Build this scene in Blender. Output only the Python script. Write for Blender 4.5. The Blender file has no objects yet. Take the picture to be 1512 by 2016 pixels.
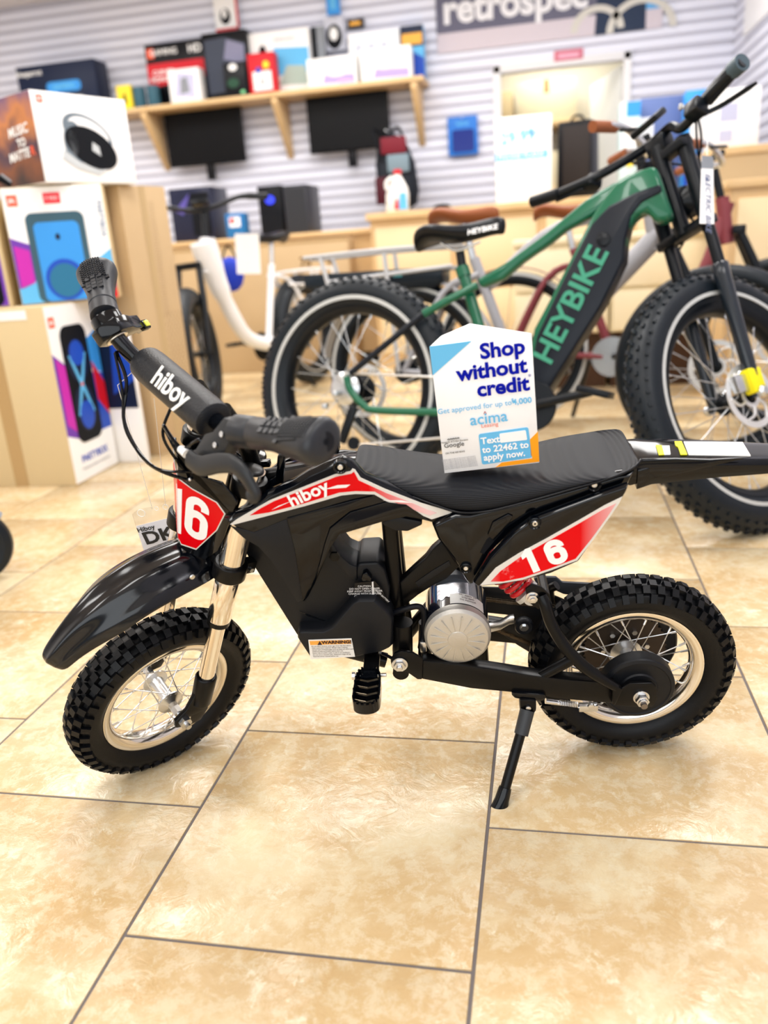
import bpy, bmesh, math, random
import numpy as np
random.seed(7)
SC = bpy.context.scene
COL = SC.collection
R = math.radians
# ------------------------------------------------------------------ camera
F_PX, W_PX, H_PX = 1595.37, 1512, 2016
PITCH, ROLL, YAW, CAMH = R(18.295), R(-4.157), R(12.042), 0.8348
def cam_dir(u, v):
    cr, sr = math.cos(ROLL), math.sin(ROLL)
    u, v = cr*u - sr*v, sr*u + cr*v
    x, y, z = u, 1.0, v
    ca, sa = math.cos(-PITCH), math.sin(-PITCH)
    y, z = ca*y - sa*z, sa*y + ca*z
    cy, sy = math.cos(YAW), math.sin(YAW)
    return np.array([cy*x - sy*y, sy*x + cy*y, z])
CAM = np.array([0.0, 0.0, CAMH])
_fwd = cam_dir(0, 0); _rt = cam_dir(1, 0) - _fwd; _up = cam_dir(0, 1) - _fwd
cd = bpy.data.cameras.new('camera'); cam = bpy.data.objects.new('camera', cd); COL.objects.link(cam)
from mathutils import Matrix
cam.matrix_world = Matrix(((_rt[0], _up[0], -_fwd[0], 0), (_rt[1], _up[1], -_fwd[1], 0), (_rt[2], _up[2], -_fwd[2], CAMH), (0, 0, 0, 1)))
cd.sensor_fit = 'HORIZONTAL'; cd.sensor_width = 36.0; cd.lens = 36.0*F_PX/W_PX
cd.clip_start = 0.02; cd.clip_end = 60
cd.dof.use_dof = True; cd.dof.focus_distance = 1.27; cd.dof.aperture_fstop = 3.3
SC.camera = cam
def ray(px, py): return cam_dir((px-756)/F_PX, -(py-1008)/F_PX)
def at(px, py, Y):            # point of a pixel on the vertical plane Y
    d = ray(px, py); return CAM + d*(Y/d[1])
def onz(px, py, z=0.0):       # point of a pixel on the level plane z
    d = ray(px, py); return CAM + d*((z-CAMH)/d[2])
# ------------------------------------------------------------------ world, lights, exposure
SC.view_settings.view_transform = 'Standard'; SC.view_settings.look = 'None'
SC.view_settings.exposure = 0.52; SC.view_settings.gamma = 1.0; SC.view_settings.use_curve_mapping = False
wd = bpy.data.worlds.new('world'); SC.world = wd; wd.use_nodes = True
wd.node_tree.nodes['Background'].inputs[0].default_value = (0.90, 0.95, 1.0, 1)
wd.node_tree.nodes['Background'].inputs[1].default_value = 0.25
def area(name, loc, size, power, rot=(0, 0, 0), color=(1, 1, 1)):
    l = bpy.data.lights.new(name, 'AREA'); l.shape = 'RECTANGLE'; l.size, l.size_y = size
    l.energy = power; l.color = color
    o = bpy.data.objects.new(name, l); o.location = loc; o.rotation_euler = rot; COL.objects.link(o)
    return o
# ceiling troffers (2 x 4 ft) in rows down the shop, all above the frame
for (x, y, p) in [(-2.9, 0.2, 20), (-0.9, 0.2, 20), (1.1, 0.2, 20), (-2.9, 2.6, 22), (-0.9, 2.6, 24), (0.9, 2.6, 24), (-4.2, 5.1, 20), (-2.7, 5.1, 24), (-1.2, 5.1, 30), (0.3, 5.1, 30)]:
    area('ceiling_lamp', (x, y, 2.90), (0.6, 1.2) if y < 5 else (1.2, 1.2), p, color=(1.0, 0.985, 0.96))
# shop front window daylight behind the photographer
area('shop_front_daylight', (-0.6, -2.6, 1.6), (5.5, 2.2), 62, rot=(R(90), 0, 0), color=(0.93, 0.97, 1.0))
# stock room lamp behind the doorway
area('stock_room_lamp', (0.1, 8.2, 2.5), (0.9, 0.9), 16, color=(1.0, 0.96, 0.86))
# ------------------------------------------------------------------ materials
_M = {}
def mat(name, color=(0.8, 0.8, 0.8), rough=0.5, metal=0.0, coat=0.0, spec=0.28, emis=0.0, alpha=1.0, trans=0.0, bump=None, var=None):
    """principled material; var=(scale, colour2, amount) mottles it; bump=(scale, strength)"""
    if name in _M: return _M[name]
    m = bpy.data.materials.new(name); m.use_nodes = True; nt = m.node_tree; b = nt.nodes['Principled BSDF']
    b.inputs['Base Color'].default_value = (*color, 1); b.inputs['Roughness'].default_value = rough
    b.inputs['Metallic'].default_value = metal; b.inputs['Coat Weight'].default_value = coat
    b.inputs['Specular IOR Level'].default_value = spec; b.inputs['Alpha'].default_value = alpha
    b.inputs['Transmission Weight'].default_value = trans
    if emis: b.inputs['Emission Color'].default_value = (*color, 1); b.inputs['Emission Strength'].default_value = emis
    tc = nt.nodes.new('ShaderNodeTexCoord')
    if var:
        n = nt.nodes.new('ShaderNodeTexNoise'); n.inputs['Scale'].default_value = var[0]; n.inputs['Detail'].default_value = 6
        nt.links.new(tc.outputs['Object'], n.inputs['Vector'])
        r = nt.nodes.new('ShaderNodeValToRGB'); r.color_ramp.elements[0].position = 0.5-var[2]/2; r.color_ramp.elements[1].position = 0.5+var[2]/2
        r.color_ramp.elements[0].color = (*color, 1); r.color_ramp.elements[1].color = (*var[1], 1)
        nt.links.new(n.outputs['Fac'], r.inputs['Fac']); nt.links.new(r.outputs['Color'], b.inputs['Base Color'])
    if bump:
        n = nt.nodes.new('ShaderNodeTexNoise'); n.inputs['Scale'].default_value = bump[0]; n.inputs['Detail'].default_value = 3
        nt.links.new(tc.outputs['Object'], n.inputs['Vector'])
        bp = nt.nodes.new('ShaderNodeBump'); bp.inputs['Strength'].default_value = bump[1]; bp.inputs['Distance'].default_value = 0.002
        nt.links.new(n.outputs['Fac'], bp.inputs['Height']); nt.links.new(bp.outputs['Normal'], b.inputs['Normal'])
    _M[name] = m; return m
def nodes(m): return m.node_tree.nodes, m.node_tree.links, m.node_tree.nodes['Principled BSDF']
# ------------------------------------------------------------------ mesh helpers
I3 = np.eye(3)
def V(*a): return np.array(a, float)
def unit(v): v = np.asarray(v, float); return v/np.linalg.norm(v)
def frame_of(d):
    d = unit(d); a = V(0, 0, 1) if abs(d[2]) < 0.9 else V(1, 0, 0)
    u = unit(np.cross(a, d)); return u, np.cross(d, u)
def smooth_path(pts, k=6, closed=False):
    P = [np.asarray(p, float) for p in pts]; n = len(P); out = []
    if n < 3: return P
    for i in range(n if closed else n-1):
        p0 = P[i-1] if (i or closed) else 2*P[0]-P[1]
        p1, p2 = P[i], P[(i+1) % n]
        p3 = P[(i+2) % n] if (closed or i+2 < n) else 2*P[-1]-P[-2]
        for j in range(k):
            t = j/k
            out.append(0.5*((2*p1)+(-p0+p2)*t+(2*p0-5*p1+4*p2-p3)*t*t+(-p0+3*p1-3*p2+p3)*t**3))
    if not closed: out.append(P[-1])
    return out
def rotm(ax, a):
    ax = unit(ax); c, s = math.cos(a), math.sin(a); x, y, z = ax
    return np.array([[c+x*x*(1-c), x*y*(1-c)-z*s, x*z*(1-c)+y*s], [y*x*(1-c)+z*s, c+y*y*(1-c), y*z*(1-c)-x*s], [z*x*(1-c)-y*s, z*y*(1-c)+x*s, c+z*z*(1-c)]])
def rz(a): return rotm((0, 0, 1), a)
OFF = {}      # world offset of each parent object
class MB:
    """collects shapes given in a local frame (A, o) and links them as ONE mesh object in world space"""
    def __init__(s, A=I3, o=(0, 0, 0)): s.A, s.o, s.v, s.f, s.mi = np.asarray(A), np.asarray(o, float), [], [], []
    def add(s, verts, faces, m=0):
        b = len(s.v); s.v += [tuple(s.o + s.A @ np.asarray(p, float)) for p in verts]
        s.f += [tuple(b+i for i in f) for f in faces]; s.mi += [m]*len(faces); return s
    def box(s, c, size, rot=None, m=0, taper=1.0):
        c = np.asarray(c, float); h = np.asarray(size, float)/2; Q = I3 if rot is None else rot
        vs = []
        for z in (-1, 1):
            k = taper if z > 0 else 1
            for x, y in ((-1, -1), (1, -1), (1, 1), (-1, 1)): vs.append(c + Q @ (V(x*k, y*k, z)*h))
        return s.add(vs, [(3, 2, 1, 0), (4, 5, 6, 7), (0, 1, 5, 4), (1, 2, 6, 5), (2, 3, 7, 6), (3, 0, 4, 7)], m)
    def bb(s, x0, x1, y0, y1, z0, z1, m=0): return s.box(((x0+x1)/2, (y0+y1)/2, (z0+z1)/2), (abs(x1-x0), abs(y1-y0), abs(z1-z0)), m=m)
    def loft(s, rings, closed=True, caps=True, m=0):
        n = len(rings[0]); vs = [p for r in rings for p in r]; fs = []
        for i in range(len(rings)-1):
            for j in range(n if closed else n-1):
                a, b = i*n+j, i*n+(j+1) % n; fs.append((a, b, b+n, a+n))
        if caps and closed: fs += [tuple(range(n-1, -1, -1)), tuple((len(rings)-1)*n+j for j in range(n))]
        return s.add(vs, fs, m)
    def tube(s, pts, r, n=12, caps=True, m=0, closed=False, flat=None):
        P = [np.asarray(p, float) for p in pts]; k = len(P)
        rs = list(r) if hasattr(r, '__len__') else [r]*k
        T = [unit(P[min(i+1, k-1)]-P[max(i-1, 0)]) for i in range(k)]
        if closed: T = [unit(P[(i+1) % k]-P[i-1]) for i in range(k)]
        u, w = frame_of(T[0]); rings = []
        for i in range(k):
            u = unit(u - T[i]*np.dot(u, T[i])); w = np.cross(T[i], u)
            rings.append([P[i]+rs[i]*(math.cos(a)*u+math.sin(a)*w) for a in [2*math.pi*j/n for j in range(n)]])
        if closed: rings.append(rings[0]); caps = False
        return s.loft(rings, caps=caps, m=m)
    def cyl(s, a, b, r, n=24, m=0, r2=None): return s.tube([a, b], [r, r if r2 is None else r2], n, m=m)
    def lathe(s, prof, c, ax, n=32, m=0, closed=False, a0=0.0, a1=2*math.pi):
        c = np.asarray(c, float); ax = unit(ax); u, w = frame_of(ax); full = abs(a1-a0-2*math.pi) < 1e-6
        k = n if full else n+1
        rings = [[c+ax*h+r*(math.cos(a)*u+math.sin(a)*w) for a in [a0+(a1-a0)*j/n for j in range(k)]] for r, h in prof]
        if closed: rings.append(rings[0])
        return s.loft(rings, closed=full, caps=(not closed) and full, m=m)
    def prism(s, poly, vec, m=0):
        """poly: outer outline, 3D points; vec: extrusion to the back face"""
        n = len(poly); poly = [np.asarray(p, float) for p in poly]; vec = np.asarray(vec, float)
        if hasattr(vec[0], '__len__'): back = [p+v for p, v in zip(poly, vec)]
        else: back = [p+vec for p in poly]
        return s.add(poly+back, [tuple(range(n)), tuple(range(2*n-1, n-1, -1))]+[(j, j+n, (j+1) % n+n, (j+1) % n) for j in range(n)], m)
    def ball(s, c, r, n=12, m=0):
        r = V(r, r, r) if not hasattr(r, '__len__') else np.asarray(r, float); c = np.asarray(c, float)
        rings = [[c+r*V(math.sin(p)*math.cos(a), math.sin(p)*math.sin(a), math.cos(p)) for a in [2*math.pi*j/n for j in range(n)]] for p in [math.pi*(i+0.02)/(n//2+0.04) for i in range(n//2+1)]]
        return s.loft(rings, m=m)
    def build(s, name, ms, parent=None, bevel=0.0, segs=2, ang=38, sub=0, kind=None, label=None):
        me = bpy.data.meshes.new(name); off = OFF.get(parent.name, V(0, 0, 0)) if parent else V(0, 0, 0)
        me.from_pydata([tuple(np.array(p)-off) for p in s.v], [], s.f)
        for m in (ms if isinstance(ms, (list, tuple)) else [ms]): me.materials.append(m)
        me.polygons.foreach_set('material_index', s.mi)
        bm = bmesh.new(); bm.from_mesh(me)
        bmesh.ops.remove_doubles(bm, verts=bm.verts, dist=1e-6); bmesh.ops.recalc_face_normals(bm, faces=bm.faces)
        if bevel:
            es = [e for e in bm.edges if len(e.link_faces) == 2 and e.calc_face_angle(0) > R(28)]
            bmesh.ops.bevel(bm, geom=es, offset=bevel, segments=segs, profile=0.5, affect='EDGES', clamp_overlap=True)
        bm.to_mesh(me); bm.free()
        me.polygons.foreach_set('use_smooth', [True]*len(me.polygons)); me.set_sharp_from_angle(angle=R(ang))
        o = bpy.data.objects.new(name, me); COL.objects.link(o)
        if parent: o.parent = parent
        OFF[o.name] = off
        if sub: md = o.modifiers.new('subdivision', 'SUBSURF'); md.levels = md.render_levels = sub
        if kind: o['kind'] = kind
        if label: o['label'] = label
        return o
def thing(name, label, cat, loc, group=None):
    o = bpy.data.objects.new(name, None); COL.objects.link(o); o.location = tuple(float(c) for c in loc); o.empty_display_size = 0.05
    o['label'] = label; o['category'] = cat
    if group: o['group'] = group
    OFF[o.name] = V(*[float(c) for c in loc]); return o
def tag(o, label, cat, group=None):
    o['label'] = label; o['category'] = cat
    if group: o['group'] = group
    return o
def struct(o): o['kind'] = 'structure'; return o
def words(txt, size, o, xd, yd, m, parent, name='lettering', bold=0.0, align='CENTER', sx=1.0, shear=0.0, depth=0.0004, space=1.0, line=1.0):
    """flat writing whose baseline starts/centres at o, running along xd with yd up"""
    c = bpy.data.curves.new(name, 'FONT'); c.body = txt; c.size = size; c.align_x = align; c.align_y = 'CENTER'
    c.offset = bold; c.extrude = depth; c.shear = shear; c.space_character = space; c.space_line = line; c.resolution_u = 3
    c.materials.append(m)
    xd, yd = unit(xd), np.asarray(yd, float); yd = unit(yd-xd*np.dot(xd, yd)); zd = np.cross(xd, yd)
    tmp = bpy.data.objects.new('tmp_text', c); me = bpy.data.meshes.new_from_object(tmp); bpy.data.objects.remove(tmp); bpy.data.curves.remove(c)
    me.name = name; ob = bpy.data.objects.new(name, me); COL.objects.link(ob); off = OFF.get(parent.name, V(0, 0, 0)) if parent else V(0, 0, 0)
    if parent: ob.parent = parent
    p = np.asarray(o, float)-off
    ob.matrix_basis = Matrix(((xd[0]*sx, yd[0], zd[0], p[0]), (xd[1]*sx, yd[1], zd[1], p[1]), (xd[2]*sx, yd[2], zd[2], p[2]), (0, 0, 0, 1)))
    OFF[ob.name] = off
    return ob
def quad(mb, pts, m=0): return mb.add(pts, [tuple(range(len(pts)))], m)
# ------------------------------------------------------------------ shared materials
M_wood = mat('pine_wood', (0.74, 0.52, 0.28), 0.45, var=(6, (0.66, 0.44, 0.21), 0.5))
M_card = mat('cardboard', (0.58, 0.42, 0.24), 0.75, var=(3, (0.52, 0.37, 0.21), 0.5))
M_card2 = mat('cardboard_pale', (0.66, 0.52, 0.30), 0.75)
M_tape = mat('brown_tape', (0.47, 0.31, 0.14), 0.35)
M_white = mat('white_paint', (0.86, 0.86, 0.88), 0.5)
M_print = mat('white_print', (0.93, 0.93, 0.93), 0.45)
M_black = mat('black_plastic', (0.003, 0.0035, 0.006), 0.35, spec=0.2)
M_dark = mat('dark_matte', (0.004, 0.005, 0.008), 0.6, spec=0.15)
M_blue = mat('blue_print', (0.01, 0.07, 0.50), 0.45)
M_sky = mat('light_blue_print', (0.12, 0.47, 0.82), 0.45)
M_cyan = mat('cyan_print', (0.04, 0.30, 0.78), 0.45)
M_red = mat('red_print', (0.62, 0.008, 0.02), 0.45)
M_orange = mat('orange_print', (0.95, 0.20, 0.05), 0.45)
M_purple = mat('purple_print', (0.16, 0.04, 0.42), 0.45)
M_magenta = mat('magenta_print', (0.55, 0.02, 0.42), 0.45)
M_navy = mat('navy_print', (0.003, 0.010, 0.040), 0.45)
M_grey = mat('grey_print', (0.25, 0.27, 0.30), 0.5)
M_cream = mat('cream_laminate', (0.90, 0.80, 0.56), 0.4)
M_yellow = mat('yellow_print', (0.92, 0.72, 0.03), 0.4)
# ------------------------------------------------------------------ floor of separate tiles
m = bpy.data.materials.new('glazed_stone_tile'); m.use_nodes = True; N, L, b = nodes(m)
tc = N.new('ShaderNodeTexCoord'); oi = N.new('ShaderNodeObjectInfo')
ad = N.new('ShaderNodeVectorMath'); ad.operation = 'ADD'; sc = N.new('ShaderNodeVectorMath'); sc.operation = 'SCALE'; sc.inputs['Scale'].default_value = 37.0
cmb = N.new('ShaderNodeCombineXYZ'); L.new(oi.outputs['Random'], cmb.inputs[0]); L.new(oi.outputs['Random'], cmb.inputs[1]); L.new(cmb.outputs[0], sc.inputs[0])
L.new(tc.outputs['Object'], ad.inputs[0]); L.new(sc.outputs[0], ad.inputs[1])
def noise(scale, detail=4, rough=0.6, dist=0.0):
    n = N.new('ShaderNodeTexNoise'); n.inputs['Scale'].default_value = scale; n.inputs['Detail'].default_value = detail
    n.inputs['Roughness'].default_value = rough; n.inputs['Distortion'].default_value = dist; L.new(ad.outputs[0], n.inputs['Vector']); return n
def ramp(src, stops):
    r = N.new('ShaderNodeValToRGB'); e = r.color_ramp.elements
    while len(e) < len(stops): e.new(0.5)
    for i, (p, c) in enumerate(stops): e[i].position = p; e[i].color = (*c, 1)
    L.new(src, r.inputs['Fac']); return r
def mixc(f, a, bb, mode='MIX'):
    x = N.new('ShaderNodeMix'); x.data_type = 'RGBA'; x.blend_type = mode
    if isinstance(f, float): x.inputs[0].default_value = f
    else: L.new(f, x.inputs[0])
    for s, k in ((a, 6), (bb, 7)):
        if isinstance(s, tuple): x.inputs[k].default_value = (*s, 1)
        else: L.new(s, x.inputs[k])
    return x.outputs[2]
n1 = noise(3.6, 7, 0.68, 0.35); r1 = ramp(n1.outputs['Fac'], [(0.36, (0.55, 0.375, 0.175)), (0.50, (0.60, 0.435, 0.235)), (0.62, (0.70, 0.58, 0.37))])
n2 = noise(34, 8, 0.75, 0.3); r2 = ramp(n2.outputs['Fac'], [(0.47, (0, 0, 0)), (0.58, (1, 1, 1))])
c1 = mixc(r2.outputs['Color'], r1.outputs['Color'], (0.74, 0.67, 0.49))
n3 = noise(14, 4, 0.6, 1.2); r3 = ramp(n3.outputs['Fac'], [(0.60, (0, 0, 0)), (0.66, (1, 1, 1))])
c2 = mixc(r3.outputs['Color'], r1.outputs['Color'], c1)
fin = mixc(0.55, c1, c2); L.new(fin, b.inputs['Base Color'])
b.inputs['Roughness'].default_value = 0.19; b.inputs['Specular IOR Level'].default_value = 0.5
n4 = noise(22, 5, 0.6, 1.5); r4 = ramp(n4.outputs['Fac'], [(0.40, (0, 0, 0)), (0.60, (1, 1, 1))])
bp = N.new('ShaderNodeBump'); bp.inputs['Strength'].default_value = 0.12; bp.inputs['Distance'].default_value = 0.004
L.new(r4.outputs['Color'], bp.inputs['Height']); L.new(bp.outputs['Normal'], b.inputs['Normal'])
M_tile = m
M_grout = mat('grey_grout', (0.16, 0.14, 0.135), 0.85)
TW, TL, GAP = 0.457, 0.470, 0.0046
fl = MB().bb(-5.2, 2.6, -1.2, 9.2, -0.05, -0.0022).build('floor', M_grout); struct(fl)
off = OFF['floor']
tmb = MB().box((0, 0, -0.004), (TW-GAP, TL-GAP, 0.008))
tile0 = tmb.build('tile', M_tile, fl, bevel=0.0012, segs=2); tmesh = tile0.data
tile0.data.transform(Matrix.Translation(tuple(off)))      # mesh centred on the tile itself
first = True
for i in range(-9, 5):
    base = 1.0 if i % 2 == 0 else 0.745
    for k in range(-4, 14):
        cx = -1.0046+(i+0.5)*TW; cy = base+(k-1+0.5)*TL
        if cy < -0.6 or cy > 7.0 or cx > 1.35+0.1: continue
        if first: o = tile0; first = False
        else: o = tile0.copy(); COL.objects.link(o)
        o.parent = fl; o.location = (cx-off[0], cy-off[1], random.uniform(-0.0004, 0.0004)-off[2])
M_fl2 = mat('far_floor_tile', (0.80, 0.62, 0.36), 0.25, var=(3, (0.9, 0.76, 0.5), 0.4))
# plain floor carried on beyond the laid-out tiles (outside the frame)
for nm, bbx in (('floor_behind', (-5.2, 2.6, -4.0, -1.2)),):
    struct(MB().bb(*bbx, -0.05, 0.0).build('floor', M_fl2))
# ------------------------------------------------------------------ walls: slatwall
YW, XR, ZC = 7.15, 1.36, 2.95
M_slat = mat('slatwall_white', (0.80, 0.82, 0.94), 0.42)
M_groove_shade = mat('slatwall_groove_shade', (0.50, 0.50, 0.58), 0.6)  # grey of the shadow bands between slats is put into the backing colour
wb = MB().bb(-5.2, -0.36, YW+0.012, YW+0.11, 0, ZC).bb(0.60, XR+0.1, YW+0.012, YW+0.11, 0, ZC).bb(-0.36, 0.60, YW+0.012, YW+0.11, 2.04, ZC).build('wall_back', M_groove_shade); struct(wb)
wr = MB().bb(XR+0.012, XR+0.11, -1.2, YW+0.1, 0, ZC).build('wall_right', M_groove_shade); struct(wr)
P_, HS = 0.0762, 0.052
def slat_mesh(x0, x1, z, Y):     # lipped board, faces -Y
    prof = [(0.0, 0.012), (0.0, HS-0.004), (0.004, HS), (0.012, HS), (0.012, 0.0), (0.004, 0.0)]
    mb = MB(); mb.loft([[V(x, Y+a, z+h) for a, h in prof] for x in (x0, x1)]); return mb
def row_copy(src, dx, dy, dz):
    o = src.copy(); COL.objects.link(o); o.location = (src.location[0]+dx, src.location[1]+dy, src.location[2]+dz); return o
for (x0, x1, z0, z1) in ((-5.2, -0.36, 0.02, 2.09), (0.60, XR, 0.02, 2.09), (-5.2, XR, 2.09, ZC)):
    s0 = None; z = z0
    while z+HS < z1:
        if s0 is None: s0 = slat_mesh(x0, x1, z, YW).build('slat', M_slat, wb, ang=20); zb = z
        else: row_copy(s0, 0, 0, z-zb)
        z += P_
s0 = None; z = 0.02; prof = [(0.0, 0.012), (0.0, HS-0.004), (0.004, HS), (0.012, HS), (0.012, 0.0), (0.004, 0.0)]
while z+HS < ZC:
    if s0 is None:
        s0 = MB().loft([[V(XR+a, y, z+h) for a, h in prof] for y in (3.2, YW)]).build('slat', M_slat, wr, ang=20); zb = z
    else: row_copy(s0, 0, 0, z-zb)
    z += P_
struct(MB().bb(-5.3, -5.2, -4.0, YW+0.1, 0, ZC).build('wall_left', M_white))
M_ceil = mat('ceiling_tile', (0.78, 0.74, 0.74), 0.8)
struct(MB().bb(-5.3, 2.7, -4.0, 9.2, ZC, ZC+0.05).build('ceiling', M_ceil))
struct(MB().bb(2.6, 2.7, -4.0, -1.2, 0, ZC).build('wall_front_return', M_white))
# door opening with casing, open leaf, stock room behind
dc = MB()
dc.bb(-0.40, -0.345, YW-0.012, YW+0.11, 0, 2.085); dc.bb(0.585, 0.64, YW-0.012, YW+0.11, 0, 2.085); dc.bb(-0.40, 0.64, YW-0.012, YW+0.11, 2.03, 2.085)
struct(dc.build('trim_1', mat('door_casing', (0.78, 0.78, 0.80), 0.45), bevel=0.004))
Q = rz(R(-78)); leaf = MB(Q, (0.575, YW+0.13, 0)).bb(-0.90, 0.0, 0.0, 0.04, 0.01, 2.02)
dl_ = leaf.build('door_1', mat('door_leaf_white', (0.84, 0.86, 0.86), 0.4), bevel=0.003); struct(dl_)
kb = MB(Q, (0.575, YW+0.13, 0)); kb.cyl((-0.84, -0.002, 0.98), (-0.84, -0.05, 0.98), 0.012); kb.ball((-0.84, -0.06, 0.98), 0.026)
kb.build('door_handle', mat('brushed_steel', (0.6, 0.6, 0.62), 0.3, 1.0), dl_)
M_room = mat('stock_room_wall', (0.88, 0.84, 0.72), 0.7)
struct(MB().bb(-1.6, 1.7, 9.0, 9.1, 0, ZC).build('wall_stock_room', M_room))
struct(MB().bb(-1.7, -1.6, YW+0.12, 9.1, 0, ZC).build('wall_stock_room_left', M_room))
struct(MB().bb(1.6, 1.7, YW+0.12, 9.1, 0, ZC).build('wall_stock_room_right', M_room))
for i_, (z, lb) in enumerate(((1.18, 'lower wooden shelf board on the stock room wall beyond the doorway'), (1.76, 'upper wooden shelf board on the stock room wall beyond the doorway'))):
    rk = thing('wall_shelf', lb, 'shelf', (-0.25, 8.7, z))
    MB().bb(-0.87, 0.37, 8.42, 8.999, z, z+0.035).build('shelf_board', M_wood, rk, bevel=0.003)
    for x in (-0.7, 0.2): MB().prism([V(x, 8.999, z), V(x, 8.55, z), V(x, 8.999, z-.22)], V(.03, 0, 0)).build('bracket', M_wood, rk)
g = 'boxes on the stock room rack'
for (x0, x1, z0, h, mm, lb) in [(-0.78, -0.30, 1.795, 0.30, M_card2, 'tan carton on the upper stock room shelf, left side'), (-0.26, 0.28, 1.795, 0.36, M_cream, 'cream carton on the upper stock room shelf, right side'),
                            (-0.74, -0.40, 1.215, 0.26, M_card, 'brown carton on the middle stock room shelf'), (-0.34, 0.22, 1.215, 0.33, M_cream, 'wide cream carton on the middle stock room shelf')]:
    bx = thing('storage_box', lb, 'box', ((x0+x1)/2, 8.66, z0), g)
    MB().bb(x0, x1, 8.46, 8.86, z0, z0+h).build('carton', mm, bx, bevel=0.004)
    MB().bb((x0+x1)/2-0.025, (x0+x1)/2+0.025, 8.4585, 8.86, z0+h*0.7, z0+h+0.001).build('tape', M_tape, bx)
# red notice above the doorway
sg = thing('door_sign', 'small red notice board fixed above the doorway', 'sign', (0.15, YW-0.01, 2.15))
c0, c1_ = at(1091, 102, YW-0.01), at(1148, 119, YW-0.01)
MB().bb(c0[0], c1_[0], YW-0.014, YW-0.001, c1_[2]+0.012, c0[2]+0.004).build('board', mat('faded_red', (0.62, 0.16, 0.22), 0.5), sg, bevel=0.002)
MB().bb(c0[0]+0.03, c1_[0]-0.03, YW-0.0155, YW-0.012, c1_[2]+0.032, c0[2]-0.022).build('pale_panel', mat('faded_pink', (0.78, 0.42, 0.55), 0.5), sg)
# ================================================================== the small electric dirt bike
def lean_frame(th, ps):          # x along the bike, y to the camera side, z up in the bike's own plane
    ex = V(math.cos(ps), math.sin(ps), 0); l = V(math.sin(ps), -math.cos(ps), 0); k = V(0, 0, 1)
    return np.stack([ex, math.cos(th)*l-math.sin(th)*k, math.cos(th)*k+math.sin(th)*l], 1)
def trace(px, py, A, o, n, c):   # local point of a pixel on the plane n.p == c of a frame
    n = np.asarray(n, float); d = A.T @ ray(px, py); q = A.T @ (CAM-o); t = (c-n@q)/(n@d); return q+d*t
BA = lean_frame(R(9.2), R(7)); BC = V(.129, 1.217, .1613); BO = BC-.163*BA[:, 2]
FC = V(-.631, 1.09, .1528)
_rk, _dl = R(22.3), R(45)
_a = V(math.sin(_rk), 0, math.cos(_rk)); _f0 = V(-math.cos(_rk), 0, math.sin(_rk)); _l0 = V(0, 1, 0)
FA = np.stack([BA @ (math.cos(_dl)*_f0+math.sin(_dl)*_l0), BA @ (math.cos(_dl)*_l0-math.sin(_dl)*_f0), BA @ _a], 1)
def bk(px, py, y=0.0): return trace(px, py, BA, BO, (0, 1, 0), y)
def fk(px, py, l=0.0): return trace(px, py, FA, FC, (0, 1, 0), l)
def Bw(p): return BO+BA @ np.asarray(p, float)
def Fw(p): return FC+FA @ np.asarray(p, float)
def BM(): return MB(BA, BO)
def FM(): return MB(FA, FC)

M_gloss = mat('gloss_black_plastic', (0.001, 0.0016, 0.003), 0.09, coat=0.0, spec=0.34, bump=(7, 0.10))
M_satin = mat('satin_black_metal', (0.002, 0.002, 0.0024), 0.30, spec=0.22)
M_matte = mat('matte_black_plastic', (0.005, 0.006, 0.0085), 0.45, spec=0.28, bump=(900, 0.08))
M_rub = mat('tyre_rubber', (0.002, 0.0024, 0.0035), 0.40, spec=0.24, bump=(500, 0.15))
M_grip = mat('grip_rubber', (0.016, 0.018, 0.023), 0.38, spec=0.42, bump=(900, 0.12))
M_lever = mat('lever_grey', (0.014, 0.016, 0.019), 0.42, spec=0.4)
M_chrome = mat('warm_chrome', (0.86, 0.80, 0.72), 0.10, 1.0)
M_rim = mat('polished_rim', (0.84, 0.79, 0.71), 0.14, 1.0)
M_steel = mat('zinc_steel', (0.72, 0.73, 0.74), 0.28, 1.0)
M_alu = mat('cast_aluminium', (0.58, 0.56, 0.52), 0.42, 0.75, bump=(300, 0.2))
M_decal = mat('red_decal', (0.72, 0.0, 0.004), 0.22, spec=.15)
M_dsilver = mat('silver_decal_edge', (0.72, 0.70, 0.66), 0.3)
M_dwhite = mat('white_decal', (0.90, 0.89, 0.89), 0.3)
M_pad = mat('pad_leatherette', (0.010, 0.011, 0.014), 0.38, spec=.3, bump=(420, 0.35))
M_spring = mat('red_spring', (0.62, 0.01, 0.015), 0.25, coat=0.5)
# ribbed seat cover
m = bpy.data.materials.new('ribbed_seat_cover'); m.use_nodes = True; N, L, b = nodes(m)
b.inputs['Base Color'].default_value = (0.006, 0.007, 0.010, 1); b.inputs['Roughness'].default_value = 0.50; b.inputs['Specular IOR Level'].default_value = 0.22
tc = N.new('ShaderNodeTexCoord'); dp = N.new('ShaderNodeVectorMath'); dp.operation = 'DOT_PRODUCT'; dp.inputs[1].default_value = tuple(float(v) for v in BA[:, 2]+.07*BA[:, 0])
ml = N.new('ShaderNodeMath'); ml.operation = 'MULTIPLY'; ml.inputs[1].default_value = 2*math.pi/.0026; sn = N.new('ShaderNodeMath'); sn.operation = 'SINE'
L.new(tc.outputs['Object'], dp.inputs[0]); L.new(dp.outputs['Value'], ml.inputs[0]); L.new(ml.outputs[0], sn.inputs[0])
bp = N.new('ShaderNodeBump'); bp.inputs['Strength'].default_value = 0.5; bp.inputs['Distance'].default_value = 0.0006
L.new(sn.outputs[0], bp.inputs['Height']); L.new(bp.outputs['Normal'], b.inputs['Normal']); M_seat = m

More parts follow.
